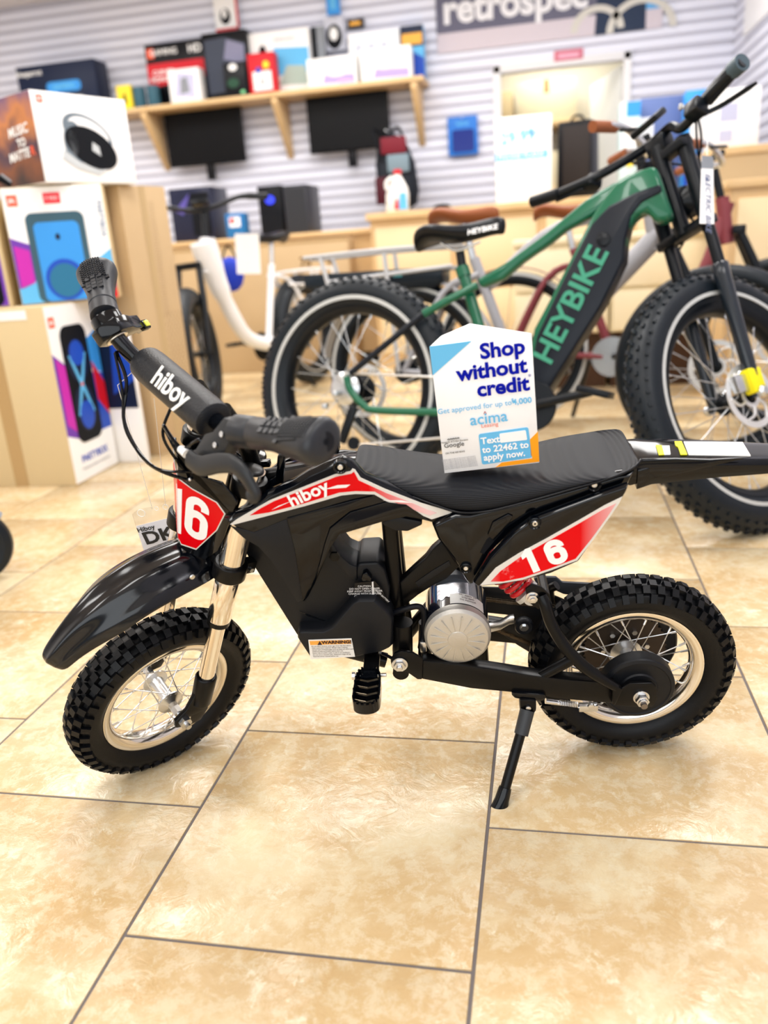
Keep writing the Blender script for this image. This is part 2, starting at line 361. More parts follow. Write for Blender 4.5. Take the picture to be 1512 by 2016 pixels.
bike = thing('dirt_bike', 'small black and red electric dirt bike with number 16 plates, leaning on its kickstand', 'motorbike', Bw((-0.385, 0, 0)))
bike.location.z = 0.0; OFF[bike.name][2] = 0.0

def moto_wheel(A, o, name, flange=0.022, hub_w=0.028, seed=0):
    """12 inch wheel about local y"""
    G = lambda: MB(A, o)
    t = G(); prof = [(.1115, .016), (.1165, .0225), (.127, .0295), (.138, .0305), (.147, .0265), (.1535, .0165), (.1565, .006), (.1565, -.006), (.1535, -.0165), (.147, -.0265), (.138, -.0305), (.127, -.0295), (.1165, -.0225), (.1115, -.016), (.113, 0)]
    t.lathe(prof, (0, 0, 0), (0, 1, 0), 72, closed=True)
    n = 44
    for i in range(n):
        a = 2*math.pi*i/n
        def kn(a, r, y, tilt, w, c, h, sy=1):
            Q = rotm((0, 1, 0), a); Q2 = rotm((1, 0, 0), tilt)
            # block stands along local z (radial)
            t.box(Q @ (V(0, y, r)), (c, w, h), Q @ Q2, taper=0.92)
        odd = i % 2
        kn(a, .1585, .0066+0.002*odd, -.10, .0142, .0120, .0085)
        kn(a+math.pi/n*0.9, .1585, -.0066-0.002*odd, .10, .0142, .0120, .0085)
        for s in (1, -1):
            kn(a+math.pi/n, .1545, s*.0190, -s*.62, .0140, .0115, .0085)
            kn(a, .1455, s*.0285, -s*1.08, .0150, .0105, .0080)
    ty = t.build('tyre', M_rub, wh := thing_part(name, bike), ang=30)
    G().lathe([(.1125, .0160), (.1120, .0185), (.1085, .0192), (.1015, .0175), (.0955, .0125), (.0925, .004), (.0925, -.004), (.0955, -.0125), (.1015, -.0175), (.1085, -.0192), (.1120, -.0185), (.1125, -.0160), (.1040, 0)], (0, 0, 0), (0, 1, 0), 80, closed=True).build('rim', M_rim, wh, ang=60)
    hb = G().lathe([(.006, -hub_w-.018), (.008, -hub_w-.006), (.012, -hub_w-.004), (flange, -hub_w), (flange, -hub_w+.003), (.013, -hub_w+.006), (.0115, -.01), (.0115, .01), (.013, hub_w-.006), (flange, hub_w-.003), (flange, hub_w), (.012, hub_w+.004), (.008, hub_w+.006), (.006, hub_w+.018)], (0, 0, 0), (0, 1, 0), 28)
    for s in (-1, 1):
        for i in range(14):
            a = 2*math.pi*(i+.5*(s > 0))/14
            hb.cyl((math.sin(a)*(flange-.004), s*(hub_w-.0022), math.cos(a)*(flange-.004)), (math.sin(a)*(flange-.004), s*(hub_w+.0012), math.cos(a)*(flange-.004)), .0022, 8)
    hb.build('hub', M_steel, wh, ang=30)
    ns = 28
    for i in range(ns):
        s = 1 if i % 2 else -1; ar = 2*math.pi*i/ns; cross = (1 if (i//2) % 2 else -1)*0.95
        p0 = V(math.sin(ar+cross)*(flange-.003), s*(hub_w-.001), math.cos(ar+cross)*(flange-.003)); p1 = V(math.sin(ar)*.0945, s*.003, math.cos(ar)*.0945)
        d = unit(p1-p0); sp = G().tube([p0, p1-d*.012], .00095, 6, caps=False); sp.tube([p1-d*.013, p1-d*.004, p1+d*.001], [.0018, .0018, .0030], 8)
        sp.build('spoke', M_steel, wh)
    return wh
def thing_part(name, parent):      # an Empty part that carries sub-parts
    o = bpy.data.objects.new(name, None); COL.objects.link(o); o.parent = parent; o.empty_display_size = 0.02
    OFF[o.name] = OFF[parent.name].copy(); return o
fw = moto_wheel(FA, FC, 'front_wheel')
rw = moto_wheel(BA, BC, 'rear_wheel', flange=.026, hub_w=.030)

# ---- front axle ends, fork legs
def nut(mb, c, ax, r, h, n=6):
    mb.lathe([(r, 0), (r, h)], c, ax, n); return mb
ax = FM(); ax.cyl((0, -.088, 0), (0, .088, 0), .0048, 14)
for s in (1, -1):
    nut(ax, (0, s*.071, 0), (0, s, 0), .0105, .009); ax.lathe([(.0125, 0), (.0125, .002)], (0, s*.069, 0), (0, s, 0), 20)
    nut(ax, (0, s*.042, 0), (0, s, 0), .0085, .014)
ax.build('axle', M_steel, fw, ang=25)
fork = thing_part('front_fork', bike)
for s in (1, -1):
    y = s*.068
    L0, L1 = V(-.024, y, .075), V(-.004, y, .470)
    dd = unit(L1-L0); pt = lambda u: L0+dd*((u-.075)/dd[2])
    FM().tube([pt(.06), pt(.212)], .0128, 24).build('lower_tube', M_chrome, fork)
    FM().tube([pt(.206), pt(.2085), pt(.285), pt(.287)], [.0172, .0182, .0182, .0172], 28).build('slider', M_chrome, fork, ang=30)
    FM().tube([pt(.284), pt(.47)], .0190, 28).build('stanchion', M_chrome, fork)
    FM().tube([pt(.198), pt(.2085)], .0175, 24).build('seal_ring', M_satin, fork)
    # cast dropout with sleeve
    d = FM(); d.tube([pt(.030), pt(.084), pt(.088)], [.0165, .0175, .0155], 24)
    yo = y+s*.004
    out = [V(a, yo, u) for a, u in ((-.040, .055), (-.010, .060), (.000, .022), (.016, .004), (.012, -.012), (.002, -.014), (-.004, -.006), (-.006, .004), (-.012, .004), (-.016, -.016), (-.034, -.012), (-.042, .010))]
    d.prism(out, V(0, -s*.008, 0)); d.build('dropout', M_satin, fork, bevel=.0015, ang=35)
    # lower triple clamp collar
    c = FM(); c.tube([pt(.288), pt(.290), pt(.312), pt(.314)], [.0235, .0250, .0250, .0235], 28)
    c.box(pt(.301)+V(-.030, 0, 0), (.022, .016, .020)); c.build('clamp', M_satin, fork, bevel=.001)
    b_ = FM(); b_.cyl(pt(.301)+V(-.030, -.014, 0), pt(.301)+V(-.030, .014, 0), .0035, 10); b_.build('clamp_bolt', M_steel, fork)
    c = FM(); c.tube([pt(.436), pt(.458)], .0245, 28); c.tube([pt(.458), pt(.472), pt(.474)], [.017, .017, .012], 24); c.build('clamp', M_satin, fork, bevel=.001)
# crowns between the legs, steerer and head
FM().box((-.022, 0, .301), (.040, .100, .018)).build('triple_clamp', M_satin, fork, bevel=.003); FM().box((-.030, 0, .446), (.036, .100, .016)).build('triple_clamp', M_satin, fork, bevel=.003)
FM().cyl((-.048, 0, .29), (-.048, 0, .455), .0185, 28).build('steerer', M_satin, fork)
tc_ = FM(); tc_.lathe([(.021, .418), (.0235, .421), (.0235, .433), (.0215, .436)], (-.048, 0, 0), (0, 0, 1), 36); tc_.lathe([(.0225, .440), (.0265, .443), (.0265, .455), (.024, .459)], (-.048, 0, 0), (0, 0, 1), 36)
nut(tc_, (-.048, 0, .459), (0, 0, 1), .0155, .007); tc_.lathe([(.009, .466), (.009, .469)], (-.048, 0, 0), (0, 0, 1), 20)
tc_.build('steering_cap', M_gloss, fork, bevel=.0008)
stm = FM(); stm.tube([(-.040, .030, .446), (-.005, .034, .50), (.040, .034, .545)], .012, 16); stm.tube([(-.040, -.030, .446), (-.005, -.034, .50), (.040, -.034, .545)], .012, 16)
stm.cyl((.062, -.052, .545), (.062, .052, .545), .0185, 24); stm.build('handlebar_stem', M_satin, fork)

# ---- handlebar, pad, grips, lever, throttle
hbp = thing_part('handlebar', bike)
near_ = [(.0, .071, .545), (.07, .071, .548), (.10, .077, .556), (.125, .083, .567), (.155, .082, .580), (.19, .081, .596), (.22, .079, .609), (.25, .077, .623), (.268, .077, .631)]
far_ = [(.06, .070, .542), (.11, .076, .538), (.14, .098, .557), (.165, .110, .577), (.20, .107, .594), (.25, .092, .607), (.270, .084, .613)]
path = [V(f, -l, u) for l, f, u in reversed(far_)]+[V(f, l, u) for l, f, u in near_]
FM().tube(smooth_path(path, 5), .0111, 22).build('bar', M_gloss, hbp)
pd = FM(); P0, P1 = V(.070, -.120, .5395), V(.071, .066, .546)
ring = lambda c, r: [c+V(r*1.05*math.cos(a), 0, r*1.0*math.sin(a)) for a in [2*math.pi*j/28 for j in range(28)]]
pd.loft([ring(P0+(P1-P0)*t, r) for t, r in ((0, .012), (.004, .019), (.025, .0243), (.10, .0252), (.9, .0252), (.975, .0243), (.996, .019), (1, .012))])
pad = pd.build('crossbar_pad', M_pad, hbp)
def barpt(l):
    P = smooth_path(path, 12); i = min(range(len(P)), key=lambda k: abs(P[k][1]-l)); return P[i]
# lettering on the pad: glyphs laid round the pad towards the rider/camera
def pad_text(txt, size, l0, l1, ang):
    c = P0+(P1-P0)*0.5; dirv = unit(P1-P0); w = V(math.cos(ang), 0, math.sin(ang)); w = unit(w-dirv*np.dot(w, dirv)); up = np.cross(dirv, w)
    if up[2] > 0: up = -up
    cc = V(.0705, (l0+l1)/2, .5430)+w*.0263
    return words(txt, size, Fw(cc), FA @ dirv, FA @ (-up if np.dot(FA @ np.cross(dirv, -up), FA @ w) > 0 else up), mat('white_print_pad', (0.85, 0.84, 0.80), 0.5), hbp, bold=.0007, shear=0.0, depth=.0006)
def grip(s):
    g_ = FM(); a0, a1 = (.128, .2679) if s > 0 else (.174, .2699)
    A_, B_ = barpt(s*a0), barpt(s*a1)
    d = unit(B_-A_); ll = float(np.linalg.norm(B_-A_)); rs = []
    upv = unit(V(.64, 0, .77)); upv = unit(upv-d*np.dot(upv, d)); sdv = np.cross(d, upv)
    for t, ru, rs_, dn in ((0, .0150, .0150, 0), (.01, .0195, .0195, 0), (.20, .0190, .0190, 0), (.21, .0178, .0178, 0), (.225, .0178, .0178, 0), (.235, .0188, .0188, 0), (.45, .0180, .0185, 0), (.62, .0190, .0215, .001), (.76, .0215, .0250, .001), (.88, .0235, .0285, .001), (.94, .0235, .0285, 0), (.975, .0215, .0265, 0), (.99, .0180, .0225, 0), (1.0, .0120, .0160, 0)):
        c = A_+d*(ll*t)-upv*dn
        rs.append([c+upv*(math.copysign(abs(math.sin(a))**.9, math.sin(a))*ru)+sdv*(math.cos(a)*rs_) for a in [2*math.pi*j/32 for j in range(32)]])
    g_.loft(rs); go = g_.build('grip', M_grip, hbp, ang=40)
    pads = FM()
    # raised blocks of the palm pad
    for i in range(17):
        t = .42+.032*i
        for j in range(-6, 7):
            wj = .0042 if i > 6 else .0055
            if i <= 6 and (i % 2 or j % 2): continue
            x = j*wj*.78; lim = (.010 if t < .5 else .014 if t < .6 else .019 if t < .85 else .014)
            if abs(x) > lim: continue
            c = A_+d*(ll*t)
            ru = .0190+.0045*max(0, min(1, (t-.6)/.28)) if t > .6 else .0184
            rsd = .019 if t < .6 else .0212+min(1, (t-.6)/.28)*.007
            zz = ru*math.sqrt(max(.05, 1-(x/rsd)**2))+.0004
            pads.box(c+upv*zz+sdv*x, (.0058 if i <= 6 else .0021, .0066 if i <= 6 else .0022, .0026), np.stack([d, sdv, upv], 1))
    pads.build('palm_blocks', M_grip, go, kind='stuff')
    e = FM(); c = A_+d*(ll*1.0); e.cyl(c-d*.004, c+d*.0006, .0042, 14); e.build('end_hole', M_dark, go)
    return A_, d, upv, sdv
gA, gd, gu, gs = grip(1); hA, hd, hu, hs = grip(-1)
# near side: brake perch and lever
pr = FM(); c0 = barpt(.112); pr.cyl(barpt(.110), barpt(.127), .0160, 24)
lx = lambda px, py, f: trace(px, py, FA, FC, (1, 0, 0), f)
outl = [lx(x, y, .098) for x, y in ((440, 822), (462, 830), (463, 850), (446, 880), (436, 901), (418, 902), (398, 908), (376, 914), (364, 902), (364, 893), (385, 884), (402, 855), (418, 850))]
pr.prism(outl, V(-.020, 0, 0)); pr.build('brake_perch', M_lever, hbp, bevel=.002)
lv = FM()
cl = [(372, 902, .107), (395, 917, .107), (430, 912, .107), (458, 914, .106), (478, 930, .104), (492, 952, .100), (502, 972, .096), (492, 978, .096)]
pp = smooth_path([lx(x, y, f) for x, y, f in cl], 5)
rr = np.interp(np.linspace(0, 1, len(pp)), [0, .2, .5, .8, .93, 1], [.0120, .0130, .0110, .0085, .0100, .0085])
T_ = []
for i, p in enumerate(pp):
    t = unit(pp[min(i+1, len(pp)-1)]-pp[max(i-1, 0)]); w = V(1, 0, 0); w = unit(w-t*np.dot(w, t)); v = np.cross(t, w)
    T_.append([p+w*(.0055*math.cos(a))+v*(rr[i]*math.sin(a)) for a in [2*math.pi*j/14 for j in range(14)]])
lv.loft(T_); lv.build('brake_lever', M_lever, hbp, ang=45)
sb = FM()
for (x, y) in ((437, 855), (424, 876)):
    p = lx(x, y, .099); sb.lathe([(.0036, 0), (.0038, .001), (.0034, .0018), (.0018, .0018), (.0018, .0008)], p, (1, 0, 0), 16)
sb.build('perch_bolt', M_steel, hbp)
ad = FM(); p = lx(368, 894, .090); q = lx(356, 884, .090); ad.tube([p, q], [.0062, .0055], 14); ad.build('cable_adjuster', mat('white_nylon', (0.85, 0.85, 0.85), 0.4), hbp)
# far side: twist throttle housing with its yellow button
th_ = FM(); c1_ = barpt(-.150); dT = unit(barpt(-.165)-barpt(-.135)); uT = unit(V(0, 0, 1)-dT*dT[2]); sT = np.cross(dT, uT)
QT = np.stack([sT, dT, uT], 1)
th_.tube([barpt(-.150), barpt(-.172)], .0215, 24)
sgn = 1 if np.dot(sT, V(-1, 0, 0)) > 0 else -1
hous = [c1_+sT*(a*sgn)+uT*u-dT*.004 for a, u in ((-.024, -.004), (-.018, -.020), (.004, -.026), (.016, -.022), (.024, -.016), (.030, -.030), (.036, -.028), (.034, -.008), (.046, -.004), (.060, -.010), (.064, .002), (.052, .012), (.030, .016), (.012, .024), (-.010, .024), (-.020, .012))]
th_.prism(hous, dT*.020); tho = th_.build('throttle_housing', M_gloss, hbp, bevel=.0016)
MB(FA, FC).lathe([(.0115, -.0062), (.0158, -.0062), (.0158, -.0048), (.0115, -.0048)], c1_, dT, 36, closed=True).build('collar', mat('cream_ring', (0.75, 0.68, 0.55), 0.3, 0.8), hbp)
bt = FM(); cb = c1_+sT*(sgn*.058)+uT*.008; bt.box(cb, (.014, .014, .010), QT); bt.build('switch_button', M_gloss, hbp, bevel=.002)
bt = FM(); bt.box(cb+uT*.0055, (.009, .009, .003), QT); bt.build('button_cap', mat('yellow_button', (0.78, 0.80, 0.10), 0.3), hbp, bevel=.001)
tx = pad_text('hiboy', .038, -.050, .040-.012, R(28))
# cables
def cable(pts, r=.0024, m=None, par=None, nm='cable'):
    return FM().tube(smooth_path(pts, 8), r, 8).build(nm, m or M_gloss, par or hbp)
cable([barpt(-.150)+V(0, .01, -.02), V(.105, -.10, .52), V(.115, -.07, .475), V(.10, -.02, .44), V(.06, .015, .43), V(.02, .01, .42)], .0026)
cable([barpt(-.150)+V(.004, .014, -.02), V(.112, -.095, .51), V(.118, -.055, .468), V(.102, .00, .445), V(.07, .03, .452), V(.03, .03, .45)], .0020)
cable([lx(356, 884, .090), lx(338, 862, .092), lx(322, 838, .085), V(.075, .0, .47), V(.055, -.01, .45)], .0026)
cable([lx(360, 886, .088), V(.085, .065, .52), V(.06, .045, .47), V(.03, .03, .42), V(.01, .03, .33)], .0028)
cable([V(.075, -.03, .52), V(.085, -.02, .48), V(.06, .00, .44), V(.02, .0, .38)], .0022)

# ---- number plate: two facets folded on an upright line
L0_ = .0                       # the fold
NN, NF = V(1, .50, -.23), V(1, -.45, -.23); CN = .069-.23*.457
FR = lambda px, py, d=0.0: trace(px, py, FA, FC, NN, CN+d)
npn, nf_ = unit(NN), unit(NF); UPP = V(.23, 0, 1)
xdn, xdf = unit(V(-.5, 1, 0)), unit(V(.45, 1, 0))
def split_near(pts, d=0.0):      # traced outline; vertices left of the fold are clamped onto it
    out_ = []
    for x, y in pts:
        p = FR(x, y, d)
        if p[1] < 0: p = V(CN+d+.23*p[2], 0, p[2])
        out_.append(p)
    return out_
def mirror_far(P, k=1.0, lift=0.0): return [V(CN-.45*p[1]+.23*p[2], -p[1], p[2])+nf_*lift for p in P]
shape = [(345, 884), (350, 915), (362, 922), (374, 930), (411, 943), (436, 950), (457, 975), (466, 990), (457, 1012), (440, 1060), (428, 1085), (404, 1101), (386, 1096), (366, 1086), (345, 1072)]
plate = thing_part('number_plate', bike)
plN = split_near(shape)
FM().prism(plN, -npn*.0035).build('plate_shell', M_gloss, plate, bevel=.0008)
FM().prism(mirror_far(plN), -nf_*.0035).build('plate_shell', M_gloss, plate, bevel=.0008)
red = [(345, 934), (352, 941), (379, 961), (428, 988), (444.5, 1011), (428, 1044), (387, 1082), (357, 1072), (345, 1058)]
def inset(pts, k):
    c = sum(pts)/len(pts); o_ = [c+(p-c)*k for p in pts]
    return [V(o[0], o[1], o[2]) if p[1] > .001 else V(CN+.23*o[2], 0, o[2]) for o, p in zip(o_, pts)]
rp = split_near(red)
FM().prism([p+npn*.0010 for p in rp], -npn*.0006).build('decal_edge', M_dsilver, plate)
FM().prism([p+npn*.0014 for p in inset(rp, .955)], -npn*.0006).build('decal', M_decal, plate)
FM().prism(mirror_far(rp, 1, .0010), -nf_*.0006).build('decal_edge', M_dsilver, plate)
FM().prism(mirror_far(inset(rp, .955), 1, .0014), -nf_*.0006).build('decal', M_decal, plate)
NUM_M = mat('white_numeral', (0.92, 0.92, 0.93), 0.3)
def ribbon(P2, t, closed=False):
    """flat stroke of width t along 2D points"""
    n = len(P2); L_, Rr = [], []
    for i in range(n):
        a = P2[i-1] if (i or closed) else P2[0]; b = P2[(i+1) % n] if (i < n-1 or closed) else P2[-1]
        d = unit(np.append(np.array(b)-np.array(a), 0))[:2]; nn_ = np.array([-d[1], d[0]])
        L_.append(np.array(P2[i])+nn_*t/2); Rr.append(np.array(P2[i])-nn_*t/2)
    return L_, Rr
def numeral(ch_, c, xd, yd, h, w, m, parent, nz):
    """block racing numeral, h tall, w wide, flat on the plane of xd, yd (world)"""
    xd = unit(xd); yd = unit(yd-xd*np.dot(xd, yd)); mb = MB(); t = w*.34
    def put(P2, faces): mb.add([np.asarray(c)+xd*p[0]+yd*p[1] for p in P2], faces)
    if ch_ == '1':
        put([(-t*.55, -h/2), (t*.55, -h/2), (t*.55, h/2), (-t*.30, h/2), (-t*1.25, h*.30), (-t*1.25, h*.14), (-t*.55, h*.20)], [tuple(range(7))])
    else:
        a = (w-t)/2; r = min(a*.9, (h*.60-t)/2)
        def arc(cx, cy, r1, r2, a0, a1, k=7): return [(cx+r1*math.cos(a0+(a1-a0)*i/k), cy+r2*math.sin(a0+(a1-a0)*i/k)) for i in range(k+1)]
        yb, yt = -h/2+t/2, h/2-t/2; ym = h*.10
        loop = arc(0, ym-r, a, r, 0, math.pi, 10)+arc(0, yb+r, a, r, math.pi, 2*math.pi, 10)
        A_, B_ = ribbon(loop, t, True); n = len(loop)
        put(A_+B_, [(i, (i+1) % n, (i+1) % n+n, i+n) for i in range(n)])
        stem = [(a, yt-r*.95-h*.06), (a, yt-r*.9)]+arc(0, yt-r, a, r, 0, math.pi, 10)[1:]+[(-a, 0), (-a, -h*.15)]
        A_, B_ = ribbon(stem, t); n = len(stem)
        zo = np.cross(xd, yd)*.00015; mb.add([np.asarray(c)+zo*(1 if np.dot(zo, CAM-np.asarray(c)) > 0 else -1)+xd*p[0]+yd*p[1] for p in A_+B_], [(i, i+1, i+1+n, i+n) for i in range(n-1)])
    return mb.build('numeral', m, parent)
c6 = FR(387, 1021, .0022)
def tilt(x, y, k): return unit(x+y*k), unit(y-x*k)
xw, yw = tilt(FA @ xdn, FA @ UPP, .02)
numeral('6', Fw(c6), xw, yw, .076, .038, NUM_M, plate, npn)
one = split_near([(340, 955), (360, 962), (358, 1050), (340, 1042)])      # the figure 1 is folded round the edge
FM().prism([p+npn*.0021 for p in one], -npn*.0006).build('numeral', NUM_M, plate)
FM().prism(mirror_far(one, 1, .0021), -nf_*.0006).build('numeral', NUM_M, plate)
pb = FM(); pb.ball(FR(374, 944, .003), .0028, 10); pb.build('plate_bolt', M_steel, plate)

# ---- front mudguard
prof = [(-.035, .300, .030), (-.005, .300, .040), (.030, .292, .045), (.080, .276, .047), (.120, .255, .046), (.152, .228, .044), (.182, .193, .040), (.203, .160, .034), (.214, .135, .028)]
def mud(off):
    rings = []
    for i, (f, u, w) in enumerate(prof):
        p0 = prof[max(i-1, 0)]; p1 = prof[min(i+1, len(prof)-1)]; t = unit(V(p1[0]-p0[0], 0, p1[1]-p0[1])); n_ = V(-t[2], 0, t[0]); n_ = n_ if n_[2] > 0 else -n_
        k = min(1, i/3)
        pts = [(-1.22, -.026), (-1.08, -.017), (-1.0, -.0125), (-.80, -.0085), (-.52, .0055), (-.34, .0085), (0, .0040), (.34, .0085), (.52, .0055), (.80, -.0085), (1.0, -.0125), (1.08, -.017), (1.22, -.026)]
        if i >= 7: pts = [(a*(.95), b*.7) for a, b in pts]
        side = 1.0 if i < 6 else .75
        rings.append([V(f, 0, u)+n_*(b*(.6+.4*k)+off)+V(0, w*a, 0)*side if abs(a) <= 1 else V(f, 0, u)+n_*(b+off)+V(0, w*a*side, 0) for a, b in pts])
    return rings
R_o, R_i = mud(0), mud(-.0028)
mg = FM(); nn = len(R_o[0])
full = [a+list(reversed(bq)) for a, bq in zip(R_o, R_i)]
mg.loft(full); mgo = mg.build('front_mudguard', mat('mudguard_gloss', (0.0012, 0.002, 0.004), 0.13, spec=0.5, bump=(6, .12)), bike, sub=2, ang=180)
mb2 = FM(); p = fk(378, 1135, .052); mb2.lathe([(.0040, 0), (.0046, .001), (.0036, .0025)], p, (0, 1, 0), 14); mb2.build('mudguard_bolt', M_steel, mgo)
# ================================================================== dirt bike: frame, bodywork, seat, motor
def flare(base):            # the front bodywork opens outwards towards the fork: one plane y + .17 x = c
    return ('pl', base-.078+.0159)
def bpoly(pts, y): return [(trace(a, b_, BA, BO, (.17, 1, 0), y[1]) if isinstance(y, tuple) else bk(a, b_, y)) for a, b_ in pts]
def bplate(name, pts, y, th, m, par, bevel=.002, segs=2, proud=0.0, label=None):
    return BM().prism([p+V(0, proud, 0) for p in bpoly(pts, y)], V(0, -th, 0)).build(name, m, par, bevel=bevel, segs=segs, label=label)
def crowned(name, pts, y, th, m, par, crown=.008, inset_=.16, bevel=.0015):
    """panel whose middle stands proud of its rim"""
    P = [p-V(0, crown, 0) for p in bpoly(pts, y)]; n = len(P)
    cen = sum(P)/n
    # inner ring: move each point towards the local interior along the angle bisector
    inner = []
    area2 = sum(P[i][0]*P[(i+1) % n][2]-P[(i+1) % n][0]*P[i][2] for i in range(n)); sg = 1 if area2 > 0 else -1
    for i in range(n):
        a, b_, c = P[i-1], P[i], P[(i+1) % n]
        d1 = unit((b_-a)*V(1, 0, 1)); d2 = unit((c-b_)*V(1, 0, 1))
        n1 = V(-d1[2], 0, d1[0])*sg; n2 = V(-d2[2], 0, d2[0])*sg; bi = n1+n2; k = max(.35, np.dot(bi, bi)/2)
        inner.append(b_+bi/k*.5*inset_*.1+V(0, crown, 0))
    mb = BM(); back = [p-V(0, th, 0) for p in P]
    mb.add(P+inner+back, [tuple(range(n, 2*n)), tuple(range(3*n-1, 2*n-1, -1))]+[(j, (j+1) % n, (j+1) % n+n, j+n) for j in range(n)]+[(j+2*n, (j+1) % n+2*n, (j+1) % n, j) for j in range(n)])
    return mb.build(name, m, par, bevel=bevel, segs=2)
def btube(name, pts, r, m=M_satin, par=None, k=6, n=18, **kw):
    P = smooth_path([bk(a, b_, y) for a, b_, y in pts], k); 
    rr = r if not hasattr(r, '__len__') else list(np.interp(np.linspace(0, 1, len(P)), np.linspace(0, 1, len(r)), r))
    return BM().tube(P, rr, n).build(name, m, par or bike, **kw)
frame = thing_part('frame', bike)
btube('seat_tube', [(767, 1020, .02), (779, 1159, .02), (790, 1290, .02)], .0125, par=frame, k=1)
btube('seat_tube', [(775, 1040, -.035), (790, 1175, -.035), (800, 1245, -.035)], .0125, par=frame, k=1)
hx = bk(488, 960, 0); top = bk(700, 900, 0)
BM().tube([BA.T @ (Fw((-.048, 0, .315))-BO), BA.T @ (Fw((-.048, 0, .432))-BO)], .0215, 28).build('head_tube', M_satin, frame)
h0 = BA.T @ (Fw((-.048, 0, .405))-BO)
bar_ = BM(); bar_.tube([h0, bk(610, 925, .0), bk(760, 1000, 0), bk(900, 1010, 0), bk(1180, 930, 0)], .0135, 16); bar_.build('backbone', M_satin, frame)
BM().tube([BA.T @ (Fw((-.048, 0, .345))-BO), bk(560, 1120, 0), bk(640, 1270, 0), bk(760, 1300, 0)], .0125, 16).build('down_tube', M_satin, frame)
bplate('brace', [(786, 1148), (812, 1124), (838, 1100), (850, 1084), (871, 1066), (905, 1116), (880, 1140), (856, 1152), (824, 1172), (793, 1197)], .032, .020, M_satin, frame, .003)
bplate('brace_recess', [(817, 1146), (852, 1122), (884, 1103), (888, 1112), (856, 1134), (824, 1156)], .032, .004, M_matte, frame, .001, proud=.0015)
btube('rear_strut', [(1000, 1010, -.04), (900, 1130, -.04), (800, 1250, -.04)], .011, par=frame, k=1)
# rear down posts by the pivot
btube('pivot_post', [(792, 1225, .048), (793, 1300, .048)], .016, par=frame, k=1)
btube('pivot_post', [(838, 1225, .03), (836, 1315, .03)], .011, par=frame, k=1)
btube('motor_post', [(946, 1270, .0), (950, 1330, .0)], .012, par=frame, k=1)
pl_ = BM(); pl_.tube([bk(790, 1310, .03)*V(1, 0, 1)+V(0, -.06, 0), bk(790, 1310, .03)*V(1, 0, 1)+V(0, .05, 0)], .013, 18); pl_.build('pivot_tube', M_satin, frame)
# battery box and its cover
core = [(470, 1055), (480, 1085), (586, 1254), (640, 1240), (700, 1215), (764, 1212), (768, 1160), (757, 1122), (743, 1107), (706, 1109), (700, 1117), (681, 1109), (660, 1082), (645, 1060), (600, 1000), (500, 1000)]
batt = bplate('battery_case', core, .040, .080, M_matte, bike, .005, 3)
bplate('case_rib', [(640, 1062), (650, 1060), (668, 1092), (690, 1112), (703, 1116), (703, 1146), (690, 1142), (676, 1128), (656, 1098)], .046, .05, M_matte, batt, .003)
bp_ = BM(); bp_.lathe([(.008, -.004), (.008, .0015), (.006, .002)], bk(659, 1096, .048), (0, 1, 0), 6); bp_.build('case_plug', M_satin, batt)
bplate('latch', [(711, 1140), (714, 1130), (722, 1127), (732, 1140), (730, 1146), (714, 1146)], .052, .02, M_gloss, batt, .002)
bplate('groove', [(589, 1203), (640, 1222), (650, 1225), (650, 1227), (606, 1213)], .0405, .001, M_gloss, batt, 0)
cover = [(585, 1246), (590, 1242), (636, 1242), (652, 1234), (692, 1187), (704, 1180), (738, 1180), (766, 1206), (774, 1220), (774, 1272), (768, 1278), (752, 1286), (725, 1291), (697, 1297), (612, 1298), (606, 1292), (585, 1260)]
cv = crowned('battery_cover', cover, .066, .10, M_matte, bike, crown=.007, inset_=.07, bevel=.0016)
lab = [(698, 1148), (738, 1144), (752, 1160), (766, 1196), (765, 1204), (741, 1180), (699, 1182)]
bplate('spec_label', lab, .052, .0008, mat('black_label', (0.004, 0.004, 0.005), 0.3), batt, 0, label='black specification label with fine white print')
lc = bk(718, 1164, .0535); W_ = BA @ V(1, 0, -.02); U_ = BA @ V(0, 0, 1)
M_ltx = mat('label_white', (0.8, 0.8, 0.8), 0.5)
words('CAUTION\nDO NOT OPEN COVER\nKEEP AWAY FROM WATER\nCHARGE WITH SUPPLIED\nCHARGER ONLY', .0044, Bw(lc), W_, U_, M_ltx, batt, line=1.0, depth=.0001)
words('LITHIUM BATTERY', .0040, Bw(bk(751, 1172, .0535)), BA @ V(.65, 0, -.8), BA @ V(.8, 0, .65), M_ltx, batt, depth=.0001)
for sx_ in (0,): BM().prism(bpoly([(732, 1146), (735, 1145), (737, 1181), (733, 1182)], .0530), V(0, -.0006, 0)).build('label_bar', M_ltx, batt)
wq = [(607, 1260), (692, 1257), (699, 1293), (611, 1298)]
Yw = .0672
bplate('warning_label', wq, Yw, .0008, mat('warning_white', (0.86, 0.84, 0.80), 0.4), cv, 0, label='white warning label with an orange header')
bplate('label_header', [(609, 1262.5), (690, 1260), (691.5, 1267.5), (611, 1270)], Yw+.0005, .0006, mat('warning_orange', (0.90, 0.42, 0.08), 0.4), cv, 0)
M_wt = mat('warning_ink', (0.05, 0.02, 0.02), 0.5)
a_, b2 = bk(609, 1266, Yw+.0012), bk(691, 1264, Yw+.0012); wdir = BA @ unit(b2-a_); c_ = (a_+b2)/2
words('\u26a0 WARNING!' if False else 'WARNING!', .0078, Bw(c_+V(.010, 0, 0)), wdir, U_, M_wt, cv, bold=.0003, sx=1.15, depth=.0001)
tri = [bk(625, 1270.0, Yw+.0012), bk(634, 1269.7, Yw+.0012), bk(629.3, 1262.5, Yw+.0012)]
BM().prism(tri, V(0, -.0003, 0)).build('warning_triangle', M_wt, cv)
